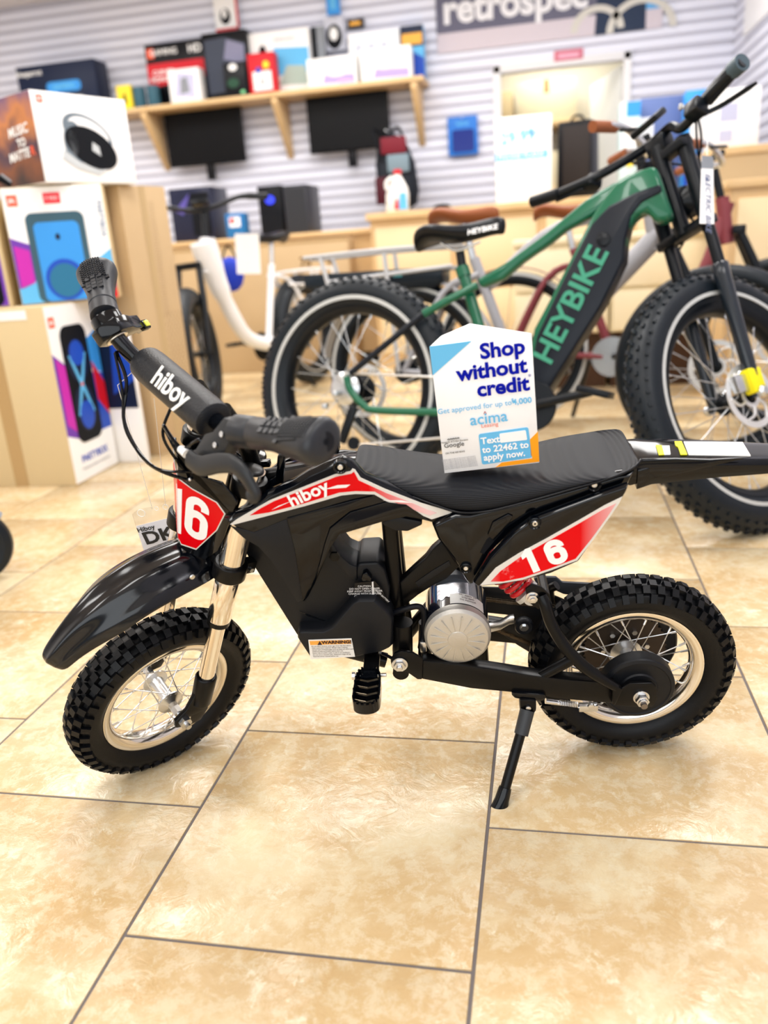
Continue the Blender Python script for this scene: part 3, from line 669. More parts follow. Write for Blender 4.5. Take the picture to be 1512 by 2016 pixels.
for i, tx_ in enumerate(['Do not allow children under age 13 to ride this vehicle.', 'Adult supervision required. Always wear a helmet.', 'Always wear protective gear such as knee and elbow pads.', 'Check all bolts and brakes before each use.', 'Never ride on public roads, in wet or icy conditions.', 'Do not carry a second rider. Maximum weight 60 kg.', 'Read the owner manual before use.']):
    p = bk(613+i*.6, 1273.0+i*3.3, Yw+.0008); words(tx_, .00275, Bw(p), wdir, U_, M_wt, cv, align='LEFT', depth=.00005)
# ---- side bodywork (left), its mirror (right)
bodyA = [(438, 1026), (460, 1014), (489, 1002), (526, 973), (575, 951), (606, 932), (640, 917), (658, 909), (673, 904), (692, 912), (718, 939), (780, 965), (840, 988), (896, 1010), (900, 1022), (880, 1034), (850, 1034), (820, 1026), (784, 1017), (751, 1030), (722, 1038), (694, 1048), (668, 1058), (655, 1068), (648, 1085), (640, 1104), (634, 1120), (618, 1157), (606, 1180), (598, 1191), (588, 1187), (568, 1158), (547, 1124), (532, 1101), (509, 1076), (479, 1058), (453, 1036)]
shroud = crowned('side_shroud', bodyA, flare(.078), .010, M_gloss, bike, crown=.009, inset_=.10, bevel=.0022)
# flank plane below the sticker, turned slightly inward
bplate('shroud_ridge', [(565, 1019), (700, 983), (737, 975), (700, 1000), (668, 1012), (600, 1050), (594, 1053), (574, 1050)], flare(.0785), .002, M_gloss, shroud, .0012, proud=.002)
bplate('shroud_edge', [(453, 1034), (500, 1048), (565, 1021), (580, 1080), (596, 1180), (586, 1185), (547, 1124), (532, 1101), (509, 1076), (479, 1058)], flare(.0785), .0015, M_matte, shroud, .0012, proud=.0012)
bplate('shroud_arch', [(690, 1008), (760, 988), (800, 992), (846, 1024), (800, 1016), (751, 1027), (694, 1044), (668, 1052), (650, 1078), (622, 1140), (640, 1070), (650, 1040)], flare(.0785), .0015, M_gloss, shroud, .0014, proud=.0016)
stick = [(453, 1032), (466, 1022), (530, 985), (590, 961), (660, 933), (690, 927), (694, 922), (699, 924), (710, 940), (760, 963), (830, 990), (893, 1008), (850, 1022), (760, 986), (737, 973), (700, 972), (672, 975), (600, 996), (520, 1017), (458, 1033)]
BM().prism([p+V(0, .0008, 0) for p in bpoly(stick, flare(.0785))], V(0, -.0008, 0)).build('decal_edge', M_dsilver, shroud)
redp = [(492, 1014), (512, 1001), (540, 986), (592, 966), (662, 938), (692, 932), (697, 928), (706, 945), (760, 970), (800, 985), (838, 1001), (860, 1009), (846, 1014), (800, 998), (762, 981), (738, 967), (700, 966), (668, 969), (600, 990), (530, 1008)]
m = bpy.data.materials.new('faded_red_decal'); m.use_nodes = True; N, L, b = nodes(m)
tc = N.new('ShaderNodeTexCoord'); nz = N.new('ShaderNodeTexNoise'); nz.inputs['Scale'].default_value = 26; nz.inputs['Detail'].default_value = 8; nz.inputs['Roughness'].default_value = .7
L.new(tc.outputs['Object'], nz.inputs['Vector']); sx = N.new('ShaderNodeSeparateXYZ'); L.new(tc.outputs['Object'], sx.inputs[0])
b.inputs['Roughness'].default_value = .22; b.inputs['Specular IOR Level'].default_value = .15
# fade to silver at the two pointed ends (distance along the bike from the middle of the sticker)
mr = N.new('ShaderNodeMath'); mr.operation = 'ADD'; mr.inputs[1].default_value = .057; L.new(sx.outputs[0], mr.inputs[0])
ab = N.new('ShaderNodeMath'); ab.operation = 'ABSOLUTE'; L.new(mr.outputs[0], ab.inputs[0])
rp2 = N.new('ShaderNodeMapRange'); rp2.inputs['From Min'].default_value = .075; rp2.inputs['From Max'].default_value = .150; L.new(ab.outputs[0], rp2.inputs['Value'])
nr = N.new('ShaderNodeMapRange'); nr.inputs['From Min'].default_value = .60; nr.inputs['From Max'].default_value = .66; L.new(nz.outputs['Fac'], nr.inputs['Value'])
mx = N.new('ShaderNodeMath'); mx.operation = 'MAXIMUM'; L.new(rp2.outputs[0], mx.inputs[0])
sc2 = N.new('ShaderNodeMath'); sc2.operation = 'MULTIPLY'; sc2.inputs[1].default_value = .35; L.new(nr.outputs[0], sc2.inputs[0]); L.new(sc2.outputs[0], mx.inputs[1])
mc = N.new('ShaderNodeMix'); mc.data_type = 'RGBA'; mc.inputs[6].default_value = (.72, .0, .004, 1); mc.inputs[7].default_value = (.80, .55, .55, 1)
L.new(mx.outputs[0], mc.inputs[0]); L.new(mc.outputs[2], b.inputs['Base Color']); M_decal2 = m
BM().prism([p+V(0, .0013, 0) for p in bpoly(redp, flare(.0785))], V(0, -.0008, 0)).build('decal', M_decal2, shroud)
ta, tb = bpoly([(574, 987), (640, 958)], flare(.0805))
words('hiboy', .026, Bw((ta+tb)/2), BA @ unit(tb-ta), U_, NUM_M, shroud, bold=.0007, depth=.0001)
# brushed white streaks of the sticker
for sp in ([(535, 1003), (548, 995), (575, 985), (560, 992)], [(640, 962), (665, 954), (690, 953), (682, 959), (655, 961)], [(755, 984), (790, 984), (812, 989), (788, 988)]):
    BM().prism([p+V(0, .0018, 0) for p in bpoly(sp, flare(.0785))], V(0, -.0003, 0)).build('decal_streak', M_dwhite, shroud)
def cup_bolt(px, py, y, par, r=.0085):
    c = BM(); c.lathe([(.0042, -.002), (r*.62, -.002), (r*.70, .001), (r, .0034), (r*1.12, .003), (r*1.2, -.004)], bk(px, py, y), (0, 1, 0), 24); co = c.build('bolt_cup', M_gloss, par)
    c = BM(); c.lathe([(r*.52, -.002), (r*.52, .0012), (r*.40, .0024), (r*.20, .0024), (r*.18, .001)], bk(px, py, y), (0, 1, 0), 16); c.build('bolt', M_steel, co)
cup_bolt(670, 919, .0159+.0015+.17*.425, shroud)
sideB = [(850, 1034), (896, 1012), (925, 1012), (990, 996), (1072, 977), (1160, 952), (1218, 934), (1252, 930), (1240, 955), (1180, 972), (1110, 998), (1050, 1022), (1012, 1048), (968, 1090), (934, 1150), (925, 1157), (915, 1142), (893, 1104), (862, 1064)]
panel = crowned('seat_side_panel', sideB, .074, .010, M_gloss, bike, crown=.007, inset_=.09, bevel=.002)
bplate('panel_slot', [(945, 1087), (958, 1062), (990, 1030), (1000, 1034), (975, 1062), (962, 1078), (952, 1090)], .0735, .001, M_dark, panel, 0, proud=.001)
bplate('panel_fin', [(960, 1052), (970, 1026), (1000, 1010), (1010, 1014), (1000, 1034), (985, 1048), (972, 1062)], .0735, .002, M_gloss, panel, .0012, proud=.0035)
cup_bolt(1170, 954, .0755, panel); cup_bolt(917, 1118, .0745, panel, .0075)
bplate('bracket_tab', [(751, 1029), (784, 1018), (830, 1027), (832, 1034), (803, 1047), (780, 1046), (757, 1036)], .060, .03, M_matte, shroud, .003)
# right-hand side covers (seen past the seat and under the handlebar)
def mirror_plate(name, pts, y, par, th=.010, m=M_gloss):
    P = [p*V(1, -1, 1) for p in bpoly(pts, y)]; P = [V(p[0], p[1], min(p[2], .540)) for p in P]; return BM().prism(P, V(0, th, 0)).build(name, m, par, bevel=.002)
mirror_plate('side_shroud', bodyA[:8]+bodyA[11:], .060, bike); mirror_plate('seat_side_panel', sideB, .070, bike)
# tank cover between the shrouds, ahead of the seat
tkx = [(-.560, .505, .040), (-.548, .522, .046), (-.520, .534, .050), (-.470, .541, .052), (-.425, .545, .050), (-.395, .545, .046)]
rings = []
for x, z, w in tkx:
    rings.append([V(x, a*w, z+b_) for a, b_ in ((-1.25, -.060), (-1.2, -.022), (-.95, -.004), (-.5, .004), (0, .006), (.5, .004), (.95, -.004), (1.2, -.022), (1.25, -.060))])
tk = BM().loft(rings).build('tank_cover', M_gloss, bike, bevel=.0015)
ck = BM(); c_ = bk(546, 920, .045); ck.prism(bpoly([(541, 958), (546, 898), (552, 893), (558, 897), (560, 915), (556, 958), (551, 965), (545, 964)], .05), V(0, -.012, 0)); ck.build('tank_front_lip', M_gloss, tk, bevel=.002)
lk = BM(); p = bk(648, 880, -.01); lk.box(p, (.030, .024, .014)); lk.box(p+V(-.014, 0, .004), (.010, .026, .014)); lk.build('charge_port', M_gloss, tk, bevel=.002)
lk = BM(); p = bk(652, 905, .0); lk.box(p+V(.016, 0, -.004), (.060, .030, .010)); lk.build('latch_plate', M_gloss, tk, bevel=.002)
cs = BM(); cs.box(bk(515, 912, .02), (.026, .012, .010)); cs.build('stem_clip', M_gloss, tk, bevel=.002)
# ---- seat
st = [(697, 886, 920, .040), (712, 884, 937, .050), (745, 889, 952, .058), (800, 897, 972, .064), (850, 902, 991, .068), (900, 904, 1007, .070), (950, 902, 1006, .072), (1000, 894, 995, .075), (1062, 885, 978, .078), (1120, 874, 961, .080), (1170, 869, 947, .080), (1212, 870, 932, .077), (1238, 875, 918, .068), (1254, 884, 903, .056)]
rings = []
for x, t_, b_, w in st:
    zt = bk(x, t_, -w*.55)[2]+.002; lo = bk(x, b_, w); zb = lo[2]; X = lo[0]*.5+bk(x, t_, 0)[0]*.5
    h = zt-zb
    sec = [(w*.90, -.006), (w, .0), (w*1.02, h*.30), (w*.99, h*.60), (w*.90, h*.84), (w*.70, h*.96), (w*.40, h*.995), (0, h)]
    ptsr = [V(X, y, zb+z) for y, z in sec]+[V(X, -y, zb+z) for y, z in reversed(sec[:-1])]
    rings.append(ptsr)
seat = BM().loft(rings).build('seat', M_seat, bike, sub=2, ang=180, label='ribbed black seat')
pp_ = [V(r[1][0], r[1][1]*1.01, r[1][2]-.001) for r in rings]
BM().tube(smooth_path(pp_, 4), .0016, 8).build('seat_piping', M_black, seat)
# ---- tail
tl = [(1240, .052, 0), (1270, .047, 0), (1328, .043, 0), (1400, .039, 0), (1475, .035, 0), (1560, .030, 0), (1640, .022, 0)]
tops = {1240: 889, 1270: 884, 1328: 884, 1400: 884, 1475: 886, 1560: 888, 1640: 893}
rings = []
for x, w, _ in tl:
    c = bk(x, tops[x], 0); z = c[2]; d = .030*(1-(x-1240)/560)+.005
    rings.append([V(c[0], a*w, z+b_) for a, b_ in ((-1.0, -d), (-1.0, -.006), (-.86, 0), (-.45, .0005), (0, .001), (.45, .0005), (.86, 0), (1.0, -.006), (1.0, -d), (.6, -d*.92), (0, -d*.85), (-.6, -d*.92))])
tail = BM().loft(rings).build('rear_mudguard', M_gloss, bike, bevel=.0018)
bplate('tail_skirt', [(1236, 925), (1262, 905), (1330, 903), (1400, 905), (1478, 901), (1370, 926), (1296, 943), (1240, 957), (1215, 945)], .048, .006, M_gloss, tail, .002)
_zx = [(bk(x, tops[x], 0)[0], bk(x, tops[x], 0)[2]) for x, _w, _ in tl]
def ztail(x): return float(np.interp(x, [q[0] for q in _zx], [q[1] for q in _zx]))
def tq(px, py):
    z = _zx[3][1]
    for _ in range(6): p = trace(px, py, BA, BO, (0, 0, 1), z); z = ztail(p[0])+.0022
    return p
def tlab(nm, pts, m, lift=0.0, label=None):
    P = [tq(a, b_)+V(0, 0, lift) for a, b_ in pts]; n = len(P)
    return BM().prism(P, V(0, 0, -.0014)).build(nm, m, tail, label=label)
tlab('tail_label', [(1346, 869), (1462, 870), (1474, 890), (1478, 897), (1356, 895)], mat('label_paper', (0.85, 0.84, 0.80), 0.4), label='long white label')
tlab('tail_label', [(1292, 877), (1318, 877), (1320, 894), (1297, 895)], M_dwhite, label='small white label with yellow end')
tlab('label_end', [(1291, 876), (1303, 877), (1308, 895), (1297, 895.5)], mat('label_yellow', (0.88, 0.82, 0.02), 0.4), .0004)
tlab('label_end', [(1328, 869), (1342, 869), (1353, 895), (1340, 895), (1335, 880), (1330, 877)], mat('label_yellow', (0.88, 0.82, 0.02), 0.4), .0004)
# ---- rear number panel
rn = [(1239, 955), (1234, 970), (1218, 997), (1200, 1024), (1170, 1064), (1140, 1107), (1085, 1131), (1030, 1145), (995, 1152), (940, 1157), (932, 1150), (965, 1098), (1010, 1050), (1045, 1024), (1110, 1000), (1180, 974)]
npan = crowned('rear_number_panel', rn, .092, .008, M_gloss, bike, crown=.005, inset_=.05, bevel=.0016)
rd = [(945, 1152), (976, 1117), (1022, 1088), (1076, 1059), (1140, 1023), (1190, 994), (1225, 977), (1219, 990), (1200, 1018), (1168, 1062), (1136, 1103), (1085, 1122), (1029, 1141), (985, 1148)]
BM().prism([p+V(0, .0008, 0) for p in bpoly(rd, .0915)], V(0, -.0008, 0)).build('decal_edge', M_dsilver, npan)
rdi = [(966, 1144), (985, 1124), (1030, 1092), (1080, 1064), (1140, 1030), (1186, 1003), (1213, 990), (1196, 1016), (1164, 1060), (1133, 1099), (1084, 1118), (1030, 1136), (990, 1144)]
m2 = M_decal2.copy(); m2.name = 'faded_red_panel_decal'
for n_ in m2.node_tree.nodes:
    if n_.type == 'MATH' and n_.operation == 'ADD': n_.inputs[1].default_value = -.245
    if n_.type == 'MAP_RANGE' and abs(n_.inputs['From Max'].default_value-.150) < 1e-4: n_.inputs['From Min'].default_value = .055; n_.inputs['From Max'].default_value = .115
BM().prism([p+V(0, .0013, 0) for p in bpoly(rdi, .0915)], V(0, -.0008, 0)).build('decal', m2, npan)
n1_, n6_ = bk(1047, 1103, .0932), bk(1094, 1087, .0932)
xd_ = unit(bk(1110, 1083, .0932)-bk(1035, 1110, .0932))
upd = BA @ unit(bk(1035, 1075, .0932)-bk(1047, 1108, .0932))
numeral('1', Bw(n1_), BA @ xd_, upd, .041, .027, NUM_M, npan, None); numeral('6', Bw(n6_), BA @ xd_, upd, .041, .028, NUM_M, npan, None)
cup_bolt(1053, 1030, .0905, npan)
# ---- swingarm
sw = thing_part('swingarm', bike)
armp = [(831, 1301), (900, 1309), (962, 1317), (1050, 1331), (1120, 1339), (1212, 1346), (1212, 1386), (1120, 1378), (1022, 1365), (927, 1356), (829, 1337)]
bplate('arm', armp, .076, .022, M_satin, sw, .0025)
bplate('pivot_plate', [(769, 1302), (775, 1288), (790, 1282), (812, 1286), (833, 1298), (831, 1338), (822, 1338), (800, 1323), (780, 1323), (771, 1314)], .079, .006, M_satin, sw, .0015)
P = [p*V(1, 0, 1)+V(0, -.060, 0) for p in bpoly(armp, .068)]; BM().prism(P, V(0, -.020, 0)).build('arm', M_satin, sw, bevel=.0025)
bplate('dropout', [(1205, 1347), (1222, 1357), (1240, 1345), (1284, 1345), (1292, 1353), (1294, 1378), (1285, 1392), (1240, 1392), (1205, 1388)], .082, .006, M_satin, sw, .0015)
bplate('dropout_wedge', [(1206, 1347), (1222, 1356), (1226, 1358), (1212, 1388), (1206, 1388)], .086, .012, M_satin, sw, .0015)
P = [V(x, -.078, z) for x, z in ((-.06, .150), (-.02, .140), (.02, .140), (.03, .155), (.03, .175), (.015, .186), (-.06, .186))]; BM().prism(P, V(0, -.006, 0)).build('dropout', M_satin, sw, bevel=.0015)
btube('arch_tube', [(1066, 1172, .045), (1074, 1192, .052), (1084, 1224, .058), (1101, 1256, .064), (1122, 1285, .070), (1147, 1310, .074), (1178, 1332, .078), (1213, 1353, .080)], [.0085, .0094, .0094, .0094, .0094, .0090, .0070], par=sw)
btube('arch_tube', [(1096, 1152, -.045), (1082, 1164, -.050), (1094, 1210, -.062), (1125, 1262, -.070), (1180, 1300, -.078)], .0076, par=sw)
btube('arch_brace', [(1060, 1334, .066), (1093, 1316, .068), (1128, 1297, .072)], .0086, par=sw, k=1)
x0 = bk(1078, 1190, .045); BM().cyl(x0*V(1, 0, 1)+V(0, .05, 0), x0*V(1, 0, 1)+V(0, -.052, 0), .0070, 16).build('cross_tube', M_satin, sw)
bplate('shock_mount', [(1034, 1160), (1048, 1150), (1066, 1156), (1082, 1170), (1086, 1186), (1060, 1200), (1040, 1186)], .046, .004, M_satin, sw, .001)
bb_ = BM(); c = bk(787, 1308, .081); nut(bb_, c, (0, 1, 0), .0095, .007); bb_.lathe([(.0125, -.001), (.0125, .0015)], c, (0, 1, 0), 24); bb_.lathe([(.0048, .006), (.0048, .011), (.0036, .012)], c, (0, 1, 0), 16); bb_.build('pivot_bolt', M_steel, sw, bevel=.0006)
c = bk(1048, 1176, .047); bb_ = BM(); nut(bb_, c, (0, 1, 0), .0078, .006); bb_.lathe([(.010, -.001), (.010, .0012)], c, (0, 1, 0), 24); bb_.lathe([(.004, .005), (.004, .009)], c, (0, 1, 0), 16); bb_.build('shock_bolt', M_steel, sw, bevel=.0005)
# shock absorber with red spring
s0, s1 = bk(1044, 1172, .022), bk(950, 1096, .0)
sh = thing_part('shock_absorber', bike)
BM().cyl(s0, s1, .0075, 18).build('damper_rod', M_steel, sh)
d_ = unit(s1-s0); u_, w_ = frame_of(d_); turns = 7.5; L_ = np.linalg.norm(s1-s0)*.86
BM().tube([s0+d_*(.014+L_*i/150)+.0175*(math.cos(2*math.pi*turns*i/150)*u_+math.sin(2*math.pi*turns*i/150)*w_) for i in range(151)], .0042, 10).build('spring', M_spring, sh)
BM().lathe([(.008, .004), (.021, .004), (.021, .011), (.008, .012)], s0, d_, 28).build('spring_seat', mat('cast_grey', (.65, .65, .63), .4, .5), sh)
BM().cyl(s0-V(0, .012, 0), s0+V(0, .012, 0), .011, 20).build('shock_eye', mat('cast_grey'), sh)
# ---- drum brake on the near side of the rear hub
dr = BM(); cy = BA.T @ (BC-BO)
dr.lathe([(.010, .038), (.053, .038), (.0565, .040), (.0565, .060), (.0550, .0625), (.0500, .0640), (.0485, .0625), (.030, .0630), (.028, .0655), (.010, .0660)], (cy[0], 0, cy[2]), (0, 1, 0), 56)
dr.build('brake_drum', M_matte, rw, ang=25)
ax = BM(); ax.cyl((cy[0], -.10, cy[2]), (cy[0], .104, cy[2]), .0050, 14); ax.build('axle', mat('dark_steel', (.25, .22, .2), .35, .9), rw)
ax = BM(); nut(ax, (cy[0], .084, cy[2]), (0, 1, 0), .0105, .010); ax.lathe([(.0125, .0), (.0125, .002)], (cy[0], .082, cy[2]), (0, 1, 0), 24); ax.lathe([(.0075, .0), (.0070, .004)], (cy[0], .094, cy[2]), (0, 1, 0), 20)
ax.build('axle_nut', M_steel, rw, bevel=.0007)
# far side: chain ring with its dished guard
gd_ = BM(); gd_.lathe([(.012, -.046), (.085, -.046), (.088, -.049), (.088, -.053), (.012, -.053)], (cy[0], 0, cy[2]), (0, 1, 0), 64); gd_.build('chain_guard_disc', M_matte, rw, ang=25)
sp_ = BM(); nt = 48
ringp = []
for i in range(nt*2): a = 2*math.pi*i/(nt*2); r_ = .066+(.003 if i % 2 else -.001); ringp.append(V(cy[0]+r_*math.sin(a), -.0405, cy[2]+r_*math.cos(a)))
sp_.prism(ringp, V(0, -.003, 0)); sp_.build('chain_ring', mat('dark_brown_steel', (.06, .045, .035), .4, .6), rw)
for i in range(6):
    a = 2*math.pi*i/6+.4; q = V(cy[0]+.036*math.sin(a), -.040, cy[2]+.036*math.cos(a)); bb_ = BM(); nut(bb_, q, (0, 1, 0), .0045, .004); bb_.build('ring_bolt', M_steel, rw)
# chain runs and plastic guard
mo = bk(905, 1190, -.045)
ch = thing_part('chain', bike)
def chain_run(a, b_):
    n = int(np.linalg.norm(b_-a)/.0085); d = (b_-a)/n
    for k in range(0, 2):
        c = BM()
        for i in range(k, n, 2):
            p = a+d*(i+.5); QQ = np.stack([unit(d), V(0, 1, 0), np.cross(unit(d), V(0, 1, 0))], 1)
            for s in (-1, 1): c.box(p+V(0, s*(.0020+.0009*k), 0), (.0100, .0009, .0046), QQ)
        c.build('link_row', mat('chain_brown', (.10, .075, .05), .35, .8), ch, kind='stuff')
ya = -.042
chain_run(V(mo[0], ya, mo[2]+.018), V(cy[0]-.005, ya, cy[2]+.066)); chain_run(V(mo[0], ya, mo[2]-.018), V(cy[0]-.01, ya, cy[2]-.066))
cgp = [(1050, 1136), (1060, 1132), (1094, 1133), (1106, 1143), (1180, 1147), (1240, 1160), (1240, 1185), (1150, 1172), (1108, 1166), (1090, 1158), (1060, 1156)]
P = bpoly(cgp, -.075); BM().prism(P, V(0, .006, 0)).build('chain_guard', mat('dark_grey_plastic', (.05, .055, .065), .45), bike, bevel=.0015)
P = bpoly([(940, 1156), (1060, 1160), (1120, 1185), (1150, 1230), (1120, 1290), (1060, 1294), (1046, 1287), (1018, 1270), (990, 1250), (989, 1230), (1010, 1212), (950, 1206)], -.056); BM().prism(P, V(0, -.004, 0)).build('chain_case', M_matte, bike, bevel=.0012)
# tensioner
tn = thing_part('chain_tensioner', bike)
q0, q1, q2, q3 = bk(962, 1236, -.02), bk(985, 1230, -.02), bk(1002, 1220, -.022), bk(1012, 1218, -.022)
BM().loft([[q+V(0, -.006, -.006), q+V(0, .006, -.006), q+V(0, .006, .006), q+V(0, -.006, .006)] for q in (q0, q1, q2, q3)]).build('tension_arm', M_steel, tn, bevel=.001)
c = bk(1031, 1231, -.018); BM().lathe([(.005, -.006), (.013, -.007), (.0150, -.004), (.0150, .004), (.013, .007), (.005, .006)], c, (0, 1, 0), 32).build('roller', M_matte, tn)
r_ = BM(); nut(r_, c+V(0, .006, 0), (0, 1, 0), .0055, .004); r_.lathe([(.0075, .005), (.0075, .0065)], c, (0, 1, 0), 20); r_.build('roller_bolt', M_steel, tn)
# ---- motor
mt_ = thing_part('motor', bike)
mc_ = bk(901, 1256, .070); R_ = .0500
BM().lathe([(.020, -.105), (R_-.004, -.105), (R_-.001, -.101), (R_-.001, -.014), (.02, -.014)], mc_, (0, 1, 0), 64).build('motor_can', mat('gloss_motor_black', (.008, .010, .02), .12, coat=.8), mt_, ang=30)
fc = BM(); fc.lathe([(.02, -.0165), (R_+.0005, -.0165), (R_+.001, -.012), (R_, -.004), (R_-.004, .0005), (R_-.007, .0015), (.015, .0050), (.0145, .0060), (.0125, .0066), (.0, .0068)], mc_, (0, 1, 0), 72)
fc.build('end_bell', M_alu, mt_, ang=28)
rb = BM()
for i in range(16):
    a = 2*math.pi*(i+.5)/16; d = V(math.sin(a), 0, math.cos(a)); QQ = np.stack([d, V(0, 1, 0), np.cross(d, V(0, 1, 0))], 1)
    rb.box(mc_+d*.0285+V(0, .0040, 0), (.0265, .0020, .0011), QQ @ rotm((0, 0, 1), 0.0))
rb.build('cooling_ribs', M_alu, mt_, bevel=.0003, kind='stuff')
# worn foil strip and paper label wrapped on the can
def wrap(a0, a1, y0, y1, lift, m, nm, jag=0, lab=None):
    mb = MB(BA, BO); n = 18; top_, bot_ = [], []
    for i in range(n+1):
        a = a0+(a1-a0)*i/n; r = R_-.001+lift; d = V(math.sin(a), 0, math.cos(a))
        j1 = jag*random.uniform(-1, 1); j2 = jag*random.uniform(-1, 1)
        top_.append(mc_+d*r+V(0, y0+j1, 0)); bot_.append(mc_+d*r+V(0, y1+j2, 0))
    mb.add(top_+bot_, [(i, i+1, i+n+2, i+n+1) for i in range(n)]); o = mb.build(nm, m, mt_, ang=60, label=lab)
    return o
wrap(-.62, .42, -.085, -.040, .0006, mat('worn_foil', (.62, .64, .70), .25, .8, bump=(60, .5)), 'foil_strip', .004, 'worn silver foil strip')
wrap(-.18, .95, -.046, -.0195, .0012, mat('label_paper', (0.85, 0.84, 0.80), 0.4), 'motor_label', 0, 'white rating label')
for i, t_ in enumerate(['24V 300W CE', '2750 RPM', 'DC MOTOR']):
    a = .36; d = V(math.sin(a), 0, math.cos(a)); tg = V(math.cos(a), 0, -math.sin(a))
    words(t_, .0048, Bw(mc_+d*(R_+.0012)+V(0, -.040+.0065*i, 0)), BA @ tg, BA @ V(0, -1, 0), M_wt, mt_, depth=.0001)
cp = BM(); c = bk(895, 1158, -.030); cp.lathe([(.001, .020), (.030, .018), (.0335, .012), (.0335, -.02)], c+V(0, 0, 0), (0, 1, 0), 40); cp.build('gear_cover', mat('dark_grey_plastic'), mt_, ang=30)
# motor leads
BM().tube(smooth_path([bk(775, 1206, .045), bk(800, 1198, .05), bk(822, 1194, .05), bk(834, 1204, .05), bk(834, 1240, .05), bk(828, 1275, .045)], 6), .0048, 10).build('motor_lead', M_black, bike)
BM().tube(smooth_path([bk(836, 1198, .03), bk(844, 1230, .03), bk(842, 1268, .03), bk(838, 1290, .03)], 6), .0038, 10).build('motor_lead', M_black, bike)
BM().tube(smooth_path([bk(752, 1286, .05), bk(772, 1296, .06), bk(784, 1304, .07)], 5), .0026, 8).build('brake_cable', M_black, bike)
bz = BM(); bz.box(bk(833, 1272, .052), (.010, .008, .020)); bz.build('terminal', M_steel, bike, bevel=.002)
# ---- foot pegs
def peg(s):
    pg = thing_part('foot_peg', bike)
    xc, z0 = -.412, .238; a, b_ = (.058, .092)
    BM().box((xc+.002, s*.078, z0-.001), (.024, .044, .010)).build('peg_bracket', M_satin, pg, bevel=.002)
    # peg body: a flat loop with toothed rim and cross bars
    Y0, Y1 = .098, .178; hw = .0185
    loop = [(-hw*.55, Y0), (-hw*.9, Y0+.012), (-hw, Y0+.03), (-hw, Y1-.016), (-hw*.72, Y1-.004), (0, Y1), (hw*.72, Y1-.004), (hw, Y1-.016), (hw, Y0+.03), (hw*.9, Y0+.012), (hw*.55, Y0)]
    mb = BM(); pts = [V(xc+x, s*y, z0) for x, y in loop]; pts = smooth_path(pts, 4, closed=True)
    sec = lambda c, t: [c+np.cross(t, V(0, 0, 1))*o+V(0, 0, h) for o, h in ((-.0014, -.010), (.0014, -.010), (.0014, .007), (-.0014, .007))]
    n = len(pts); rg = [sec(pts[i], unit(pts[(i+1) % n]-pts[i-1])) for i in range(n)]; rg.append(rg[0]); mb.loft(rg, caps=False)
    for i in range(0, n, 2):
        t = unit(pts[(i+1) % n]-pts[i-1]); QQ = np.stack([t, np.cross(V(0, 0, 1), t), V(0, 0, 1)], 1)
        mb.box(pts[i]+V(0, 0, .0085), (.0030, .0028, .0035), QQ)
    po = mb.build('peg_rim', M_gloss, pg, ang=25)
    for k in range(4):
        yb = Y0+.018+.0155*k; c = BM()
        c.add([V(xc-hw, s*yb, z0+.001), V(xc, s*(yb+.006), z0+.001), V(xc+hw, s*yb, z0+.001), V(xc+hw, s*(yb+.003), z0-.006), V(xc, s*(yb+.009), z0-.006), V(xc-hw, s*(yb+.003), z0-.006)], [(0, 1, 4, 5), (1, 2, 3, 4)])
        c.add([V(xc-hw, s*(yb+.0015), z0+.006), V(xc, s*(yb+.0075), z0+.006), V(xc+hw, s*(yb+.0015), z0+.006), V(xc+hw, s*yb, z0+.001), V(xc, s*(yb+.006), z0+.001), V(xc-hw, s*yb, z0+.001)], [(0, 1, 4, 5), (1, 2, 3, 4)])
        c.build('peg_bar', M_gloss, pg)
    c = BM(); c.box((xc, s*(Y0+.006), z0-.002), (.026, .022, .012)); c.build('peg_base', M_gloss, pg, bevel=.002)
    c = BM(); c.cyl((xc-.026, s*(Y0+.004), z0-.002), (xc+.026, s*(Y0+.004), z0-.002), .003, 10); c.cyl((xc-.026, s*(Y0+.004), z0-.002), (xc-.021, s*(Y0+.004), z0-.002), .006, 12); c.build('peg_pin', M_steel, pg)
peg(1); peg(-1)
BM().box((-.412, 0, .236), (.022, .14, .010)).build('peg_crossbar', M_satin, frame, bevel=.002)
# ---- kickstand
ks = thing_part('kickstand', bike)
k0 = bk(1040, 1372, .062); bplate('stand_bracket', [(1008, 1364), (1074, 1368), (1076, 1376), (1064, 1382), (1014, 1376), (1007, 1370)], .082, .050, M_gloss, ks, .003)
bplate('stand_yoke', [(1023, 1378), (1056, 1380), (1056, 1400), (1050, 1408), (1024, 1404)], .086, .020, M_satin, ks, .003)
b1 = BM(); b1.lathe([(.0042, 0), (.0042, .003), (.002, .004)], bk(1040, 1393, .087), (0, 1, 0), 12); b1.build('stand_bolt', M_steel, ks)
ka, kb_, kc = bk(1038, 1398, .084), bk(1026, 1446, .106), bk(995, 1550, .148)
BM().tube([ka, kb_], [.0115, .0110], 20).build('stand_sleeve', mat('sleeve_rubber', (.035, .038, .042), .4), ks)
BM().tube([ka, kc], .0080, 18).build('stand_leg', M_satin, ks)
dk = unit(kc-ka); foot = kc+dk*.055
ft = BM(); rg = []
for t, a, b_ in ((0, .0098, .0098), (.1, .0105, .0105), (.35, .0112, .0112), (.7, .0150, .0100), (.92, .0190, .0080), (1.0, .0170, .0060)):
    c = kc+(foot-kc)*t; u1 = unit(V(1, 0, 0)-dk*dk[0]); v1 = np.cross(dk, u1); rg.append([c+u1*a*math.cos(q)+v1*b_*math.sin(q) for q in [2*math.pi*j/20 for j in range(20)]])
ft.loft(rg); ft.build('stand_foot', M_gloss, ks, ang=40)
